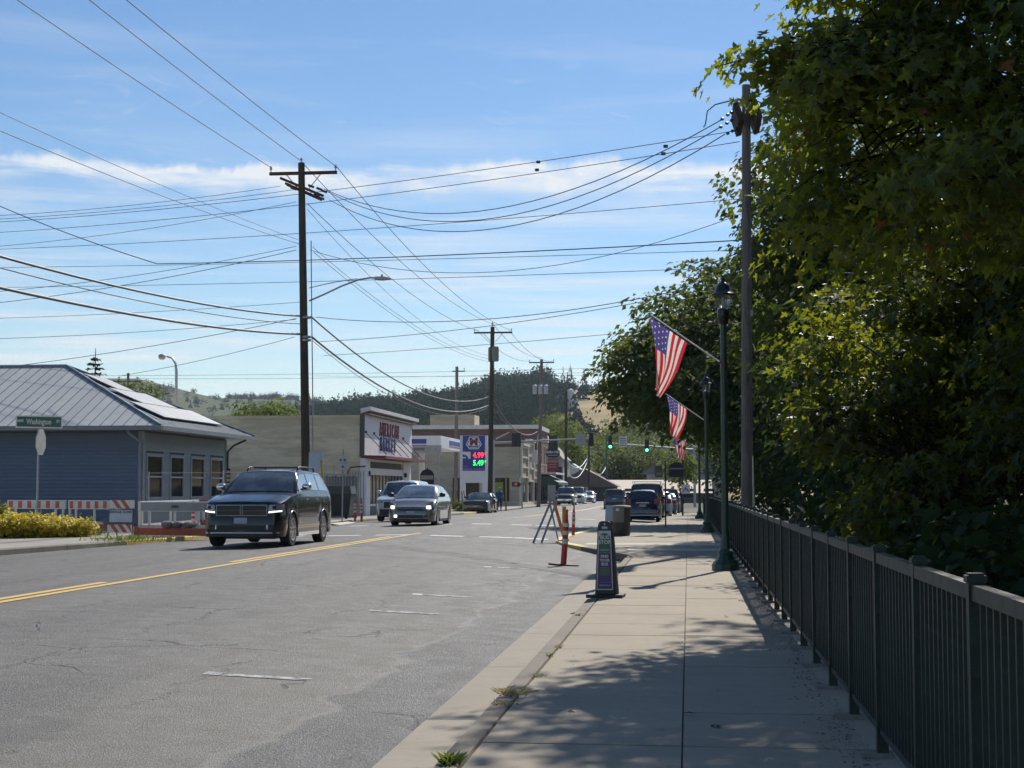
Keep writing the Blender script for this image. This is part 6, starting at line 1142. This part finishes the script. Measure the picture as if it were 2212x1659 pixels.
def street_sign():
    Y = 43.6; p = at(80, 1100, Y); t = thing('street_sign', 'green street name plate on a grey post above a stop sign seen from behind', 'street sign', (p.x, Y, lz(Y))); zb = lz(Y); z = at(0, 912, Y).z - zb; top = at(0, 928, Y).z - zb
    MB().cyl((0, 0, 0), (.0, 0, top), .035, .035, 8).build('post', M_galv, t); x0 = at(35, 912, Y).x - p.x; x1 = at(136, 912, Y).x - p.x; h = .185; M_ = Matrix.Translation(((x0 + x1) / 2, -.03, z)) @ Matrix.Rotation(R(1.2), 4, 'Y'); w = (x1 - x0) / 2
    pl = MB().box(-w, w, -.008, .008, -h, h, 0, M_).build('name_plate', M_refl, t); MB().box(-w + .04, w - .04, -.012, -.0085, -h + .04, h - .035, 0, M_).build('field', mat('sign_green', (.006, .085, .055), .4), pl)
    for s, x, k in (('NW', -w + .15, .12), ('Washington', .0, .225), ('ST', w - .13, .12)): text('lettering', s, k, pl, ((x0 + x1) / 2 + x, -.0455, z + (.0 if len(s) > 3 else .02) - x * math.tan(R(1.2))), (R(90), R(1.2), 0), M_refl, .70 if len(s) > 3 else .9, ext=.001, bold=.004)
    zc = at(0, 955, Y).z - zb; rr_ = .415; M_ = Matrix.Translation((.05, .05, zc)) @ Matrix.Rotation(R(92), 4, 'Z'); q = MB(); o8 = [(rr_ * math.cos(R(22.5 + 45 * i)), rr_ * math.sin(R(22.5 + 45 * i))) for i in range(8)]; q.prism(o8, -.004, .004, 'y'); q.v = [tuple(M_ @ Vector(v)) for v in q.v]; q.build('stop_plate', mat('plate_alu', (.42, .41, .39), .45, .3), t)
street_sign()
def plastic_barricade(label, p0, p1, kind, seed=0):
    p0 = Vector(p0); p1 = Vector(p1); L = (p1 - p0).length; a = math.atan2(p1.y - p0.y, p1.x - p0.x); t = thing('pedestrian_barricade', label, 'barricade', p0, a, 'plastic pedestrian barricades')
    g = mat('rail_grey', (.26, .265, .27), .5); top = MB().box(0, L, -.03, .03, .70, .98).build('top_rail', M_wplas, t); bevel(top, .012)
    if kind == 'red':
        n_ = 6
        for i in range(n_): x = .08 + i * (L - .1) / n_; MB().box(x, x + .15, -.036, -.031, .73, .95).build('stripe', mat('sheet_orange', (.50, .075, .045), .45), top)
    elif kind == 'grey': MB().box(.06, L - .06, -.036, -.031, .72, .95).build('panel', g, top); MB().box(L * .46, L * .56, -.04, -.037, .80, .88).build('maker_plate', mat('plate_dark', (.06, .06, .065), .5), top)
    elif kind == 'orange': MB().box(.0, L, -.036, .036, .78, 1.0).build('panel', M_or2, top)
    for x in (.06, .32, L * .5, L - .38, L - .1): MB().box(x - .03, x + .03, -.025, .025, .2, .70).build('upright', M_wplas, t)
    b = MB().box(.0, L, -.16, .16, .02, .24).build('base', M_or2, t); bevel(b, .03); MB().box(0, L, -.025, .025, .24, .32).build('foot_rail', M_wplas if kind != 'orange' else M_or2, t)
def works():
    z = lambda y: lz(y)
    def pt(px, y): q = at(px, 1100, y); return (q.x, y, lz(y))
    plastic_barricade('orange and white barricade behind the golden hedge, left one of the row', pt(16, 47.5), pt(142, 47.0), 'red'); plastic_barricade('orange and white barricade behind the golden hedge, right one of the row', pt(148, 47.0), pt(262, 46.2), 'red')
    plastic_barricade('white barricade with grey panel and orange base next to the dark sport utility', pt(302, 42.6), pt(455, 42.2), 'grey'); plastic_barricade('white barricade seen end on behind the grey panelled one', pt(300, 43.0), pt(428, 49.5), 'plain'); plastic_barricade('orange topped barricade behind, beside the house windows', pt(436, 49.5), pt(560, 49.3), 'orange')
    Y = 41.2; p = at(265, 1150, Y); t = thing('closed_sign_barricade', 'folding barricade with orange stripes and a sidewalk closed notice', 'barricade', (p.x, Y, lz(Y)), R(-8)); w = .37
    for s in (-1, 1):
        MB().tube([(s * w, -.16, 0), (s * (w - .02), 0, 1.04)], .018, 6).build('leg', mat('leg_dark', (.06, .06, .065), .5), t); MB().tube([(s * (w - .04), .30, 0), (s * (w - .03), .03, 1.02)], .018, 6).build('leg', MAT['leg_dark'], t)
    for z0, z1, y in ((.80, 1.03, -.05), (.14, .36, -.17)):
        b = MB().box(-w, w, y - .012, y + .012, z0, z1).build('board', M_refl, t); h = z1 - z0
        for k in range(3):
            x = -w + .06 + k * .25; q = MB(); x2 = x + .13; pts = [(x, z1), (min(x2, w), z1), (min(x2 + h * .8, w), z0), (min(x + h * .8, w), z0)]
            if x + h * .8 < w: q.prism(pts, y - .0165, y - .0125, 'y').build('stripe', mat('sheet_orange', (.50, .075, .045), .45), b)
    nb = MB().box(-w * .93, w * .93, -.125, -.105, .42, .76).build('notice', mat('notice_pale', (.46, .49, .54), .5), t); text('lettering', 'SIDEWALK CLOSED', .088, nb, (0, -.128, .70), (R(90), 0, 0), mat('notice_ink', (.04, .04, .05), .5), .90, ext=.001, bold=.003)
    for (x0, x1, z0, z1) in ((-w * .96, w * .96, .755, .775), (-w * .96, w * .96, .405, .425)): MB().box(x0, x1, -.13, -.10, z0, z1).build('notice_edge', mat('edge_ink', (.08, .08, .1), .5), nb)
    r = random.Random(6); rock = mat('rubble', (.20, .185, .16), .9, bump=.5, bscale=8, rand=.4)
    for i, (px, y, s, lab) in enumerate(((232, 46.0, .28, 'pale rubble lump on the barricade base left of the notice'), (250, 45.8, .24, 'second rubble lump left of the notice'), (268, 45.9, .2, 'small rubble lump behind the notice'), (362, 42.3, .27, 'brown rock on the orange base, leftmost'), (385, 42.3, .25, 'split pale rock on the orange base'), (408, 42.3, .26, 'grey rock on the orange base, third'), (424, 42.35, .22, 'grey rock on the orange base, rightmost'))):
        q = pt(px, y); bm = bmesh.new(); bmesh.ops.create_icosphere(bm, subdivisions=2, radius=s * .6)
        for v in bm.verts: v.co *= 1 + .28 * mnoise.noise(v.co * 4 + Vector((i * 3.1, 0, 0))) + r.uniform(-.05, .05); v.co.z *= .68
        me = bpy.data.meshes.new('rock'); bm.to_mesh(me); bm.free(); me.materials.append(rock); link('rock', me, None, (q[0], y, lz(y) + (.24 if i > 2 else .24) + s * .33), label=lab, cat='rock', group='rubble on the barricades')
    p = at(417, 1130, 43.8); delineator('orange delineator post behind the grey panelled barricade', (p.x, 43.8, lz(43.8)), 1.0, 0, True)
    for px, lab in ((767, 'left one of two red delineators at the far left kerb'), (781, 'right one of two red delineators at the far left kerb')): q = at(px, 1120, 62.5 if px < 775 else 61.8); delineator(lab, (q.x, q.y, lz(62)), .98, 0, False)
works()
def left_bits():
    p = at(381, 1057, 92); t = thing('cobra_lamp', 'grey curved street lamp rising behind the blue house roof', 'street lamp', (p.x, 92, 0)); O = Vector(t.location); pts = [Vector((0, 0, 0)), at(381, 800, 92) - O, at(379, 785, 92) - O, at(372, 774, 92) - O, at(360, 770, 92) - O]; MB().tube(pts, [.11, .09, .07, .06, .05], 8).build('post', M_galv, t, smooth=True); h = MB().lathe([(.05, .16), (.20, .10), (.24, .0), (.20, -.14), (.10, -.20), (.02, -.21)], 12, tuple(at(350, 770, 92) - O)); sharp(h.build('lamp_head', mat('lamp_head_tan', (.34, .30, .26), .5), t), 50)
    q = at(277, 806, 160); t, b, tp = pole('tiny distant utility pole above the solar roof', (q.x, 160, 0), q, .17, .14, M_polel, 'utility poles'); crossarm(t, tp + Vector((0, 0, -.9)), 1.5, (1, 0, 0), .08, False, ())
    p = at(739, 1120, 64); t = thing('kerb_sign', 'small white kerb sign with three dark round symbols', 'sign', (p.x, 64, lz(64))); zt_ = at(0, 972, 64).z - lz(64); MB().cyl((0, 0, 0), (.03, 0, zt_), .03, .03, 8).build('post', M_galv, t); z0 = at(0, 1017, 64).z - lz(64); z1 = at(0, 986, 64).z - lz(64); s = MB().box(-.2, .24, -.05, -.035, z0, z1).build('plate', mat('plate_pale', (.50, .50, .47), .5), t)
    MB().box(-.17, .21, -.054, -.051, (z0 + z1) / 2 - .015, (z0 + z1) / 2 + .005).build('print', mat('print_grey2', (.25, .25, .24), .5), s)
    for x, z in ((-.06, z1 - .19), (.11, z1 - .19), (.02, z0 + .15)): MB().cyl((x, -.056, z), (x, -.051, z), .06, .06, 12).build('symbol', mat('symbol_grey', (.14, .13, .14), .5), s)
    a = at(707, 1075, 57.6); b = at(694, 995, 58.4); t = thing('guy_guard', 'yellow plastic guy wire guard leaning by the near utility pole', 'guy guard', (a.x, 57.6, lz(58))); MB().cyl((0, 0, 0), b - Vector(t.location), .055, .05, 8).build('tube', mat('guard_yellow', (.50, .34, .04), .5), t)
    p = at(724, 1112, 70); t = thing('rubbish_skip', 'dark green wheeled rubbish container beside the market wall', 'container', (p.x, 70, lz(70))); MB().prism([(-.75, .15), (.75, .15), (.85, 1.15), (-.85, 1.15)], -.5, .5, 'y').build('body', mat('skip_dark', (.022, .028, .026), .6), t); MB().prism([(-.88, 1.15), (.88, 1.15), (.82, 1.5), (-.88, 1.5)], -.55, .55, 'y').build('lid', mat('skip_green', (.05, .072, .064), .5), t)
    for x in (-.6, .6): MB().cyl((x, -.4, .08), (x, -.33, .08), .08, .08, 10).build('wheel', M_tyre, t)
    t = thing('yard_fence', 'grey weathered board fence between the container and the market', 'fence', (at(690, 1100, 74).x, 74, lz(74))); W_ = at(772, 1100, 74).x - at(690, 1100, 74).x; bm_ = mat('weathered_board', (.20, .20, .195), .8, rand=.25)
    n_ = 13
    for i in range(n_): MB().box(i * W_ / n_, (i + 1) * W_ / n_ - .015, -.015, .015, 0, 2.0 + .02 * (i % 3)).build('board', bm_, t)
    MB().box(0, W_, -.03, .03, 2.05, 2.12).build('rail', M_galv, t)
    for px in (700, 720, 738): x = at(px, 1100, 74).x - t.location.x; MB().cyl((x, .05, 0), (x, .05, 2.6), .02, .02, 6).build('stake', M_galv, t)
    t = thing('steel_gate', 'dark round-topped steel gate at the corner of the market', 'gate', (at(768, 1100, 76.5).x, 76.5, lz(76))); MB().tube([(-.4, 0, 0), (-.4, 0, 2.3), (-.25, 0, 2.5), (.5, 0, 2.55)], .04, 6).build('frame', M_black, t)
    for i in range(6): MB().cyl((-.3 + i * .14, 0, .1), (-.3 + i * .14, 0, 2.3), .015, .015, 5).build('bar', M_black, t)
    X_ = at(553, 1050, 62).x; t = thing('chain_fence_post', 'thin grey wire fence rail and posts in front of the house windows', 'fence', (X_, 62, lz(62)))
    MB().cyl((0, 0, 0), (0, 0, 2.25), .035, .035, 8).build('post', M_galv, t); MB().cyl((-.3, .2, 0), (-.3, .2, 2.3), .03, .03, 8).build('post', M_galv, t); b = at(322, 1022, 52.4) - Vector(t.location); MB().cyl((0, 0, at(553, 1021, 62).z - lz(62)), b, .010, .010, 6).build('rail', mat('rail_dull', (.10, .105, .11), .8), t); MB().cyl((b.x, b.y, 0), (b.x, b.y, b.z + .05), .03, .03, 8).build('post', M_galv, t)
    t = thing('notice_flag', 'white vertical lettered banner at the far house corner', 'banner', (at(480, 1050, 62.5).x + .25, 62.5, lz(62))); MB().box(-.09, .09, -.01, .01, .9, 2.2).build('cloth', mat('banner_ink', (.05, .05, .05), .6), t)
    for i in range(7): MB().box(-.07, .07, -.014, -.011, .98 + i * .17, 1.09 + i * .17).build('print', M_refl, t)
    for i, (px, y, s) in enumerate(((987, 112, .5), (1002, 111, .45), (997, 113, .55))): tree('low_bush', ('low bush at the foot of the fuel sign, left', 'low bush at the foot of the fuel sign, right', 'low bush at the foot of the fuel sign, behind')[i], (at(px, 1090, y).x, y, lz(y)), [(at(px, 1090, y).x, y, lz(y) + s * .7, s, s, s * .8)], 60, 9, .13, M_leafB, 90 + i, .18, trunk_r=.03, limbs=3, cat='bush')
    p = at(923, 1010, 97); t = thing('arched_sign', 'small dark arched sign beside the market corner', 'sign', (p.x, 97, lz(97))); MB().cyl((0, 0, 0), (0, 0, 2.9), .04, .04, 6).build('post', M_black, t); MB().prism([(-.45, 1.6), (.45, 1.6), (.45, 2.4)] + [(.45 * math.cos(R(k * 20)), 2.4 + .4 * math.sin(R(k * 20))) for k in range(1, 9)] + [(-.45, 2.4)], -.06, -.04, 'y').build('plate', MAT['sign_navy'], t); MB().box(-.4, .4, -.065, -.061, 2.15, 2.4).build('print', MAT['band_grey'], t)
    p = at(921, 973, 110); t = thing('board_sign', 'long pale grey board sign under the fuel canopy', 'sign', (p.x, 110, lz(110))); z = at(0, 973, 110).z - lz(110); MB().box(-1.0, 1.1, -.1, .1, z - .28, z + .28).build('plate', mat('board_grey', (.30, .32, .32), .5), t); MB().box(-.9, -.1, -.105, -.101, z - .1, z + .1).build('print', mat('print_dark', (.12, .13, .14), .5), t); MB().cyl((.9, 0, 0), (.9, 0, z), .06, .06, 6).build('post', M_galv, t)
    p = at(1093, 1090, 114); t = thing('yellow_marker', 'tall thin yellow marker post beside the dark utility pole', 'post', (p.x, 114, lz(114))); MB().cyl((0, 0, 0), (.0, 0, at(0, 1030, 114).z - lz(114)), .06, .05, 8).build('post', mat('post_yellow', (.45, .28, .02), .5), t)
left_bits()
def person():
    p = at(1079, 1090, 112.6); t = thing('person', 'person in a blue shirt and grey cap standing beyond the dark coupe', 'person', (p.x, 112.6, lz(112)), R(20))
    J = {'pel': (0, 0, .93, .14), 'chest': (0, .02, 1.30, .17), 'neck': (0, .0, 1.47, .055), 'head': (0, -.02, 1.58, .085), 'crown': (0, -.01, 1.68, .075), 'lsh': (.19, .02, 1.40, .06), 'lel': (.27, -.06, 1.14, .045), 'lwr': (.20, -.26, 1.02, .032), 'lha': (.17, -.34, 1.02, .036), 'rsh': (-.19, .02, 1.40, .06), 'rel': (-.28, .02, 1.12, .045), 'rwr': (-.27, -.10, .88, .032), 'rha': (-.27, -.14, .79, .036), 'lhip': (.10, 0, .88, .10), 'lkn': (.11, -.05, .49, .068), 'lan': (.11, .03, .09, .045), 'lto': (.12, -.14, .04, .038), 'rhip': (-.10, 0, .88, .10), 'rkn': (-.11, .0, .49, .068), 'ran': (-.12, .08, .09, .045), 'rto': (-.13, -.09, .04, .038)}
    E = [('pel', 'chest'), ('chest', 'neck'), ('neck', 'head'), ('head', 'crown'), ('chest', 'lsh'), ('lsh', 'lel'), ('lel', 'lwr'), ('lwr', 'lha'), ('chest', 'rsh'), ('rsh', 'rel'), ('rel', 'rwr'), ('rwr', 'rha'), ('pel', 'lhip'), ('lhip', 'lkn'), ('lkn', 'lan'), ('lan', 'lto'), ('pel', 'rhip'), ('rhip', 'rkn'), ('rkn', 'ran'), ('ran', 'rto')]
    K = list(J); me = bpy.data.meshes.new('body'); me.from_pydata([J[k][:3] for k in K], [(K.index(a), K.index(b)) for a, b in E], []); o = link('body', me, t); o.modifiers.new('skin', 'SKIN'); 
    for i, k in enumerate(K): me.skin_vertices[0].data[i].radius = (J[k][3],) * 2; me.skin_vertices[0].data[i].use_root = (k == 'pel')
    s = o.modifiers.new('sub', 'SUBSURF'); s.levels = s.render_levels = 1
    n = NT('person_clothes'); X, Y, Z = n.xyz(n.obj()); c_ = n.mix(n.ss(Z, .92, .94), (.03, .035, .05), (.05, .085, .20)); c_ = n.mix(n.ss(Z, 1.455, 1.465), c_, (.35, .22, .16)); c_ = n.mix(n.ss(Z, .075, .07), c_, (.03, .03, .03)); me.materials.append(n.done(c_, .8)); 
    sharp(MB().lathe([(.105, 1.615), (.108, 1.66), (.09, 1.72), (.04, 1.75)], 12, (0, -.01, 0)).build('cap', mat('cap_grey', (.22, .24, .25), .8), t), 60); MB().prism([(-.08, -.09), (.08, -.09), (.06, -.2), (-.06, -.2)], 1.615, 1.63).build('cap_peak', MAT['cap_grey'], t)
person()

# ================================================================== air
def haze():
    m = bpy.data.materials.new('haze_air'); m.use_nodes = True; N = m.node_tree.nodes; N.clear(); o = N.new('ShaderNodeOutputMaterial'); v = N.new('ShaderNodeVolumePrincipled')
    v.inputs['Color'].default_value = (.70, .84, 1.0, 1); v.inputs['Density'].default_value = .00010; v.inputs['Anisotropy'].default_value = .2; m.node_tree.links.new(v.outputs[0], o.inputs['Volume'])
    MB().box(-1850, 1850, -110, 2450, -9, 190).build('haze', m, kind='stuff', label='thin bluish summer haze over the whole view', cat='haze')
haze()
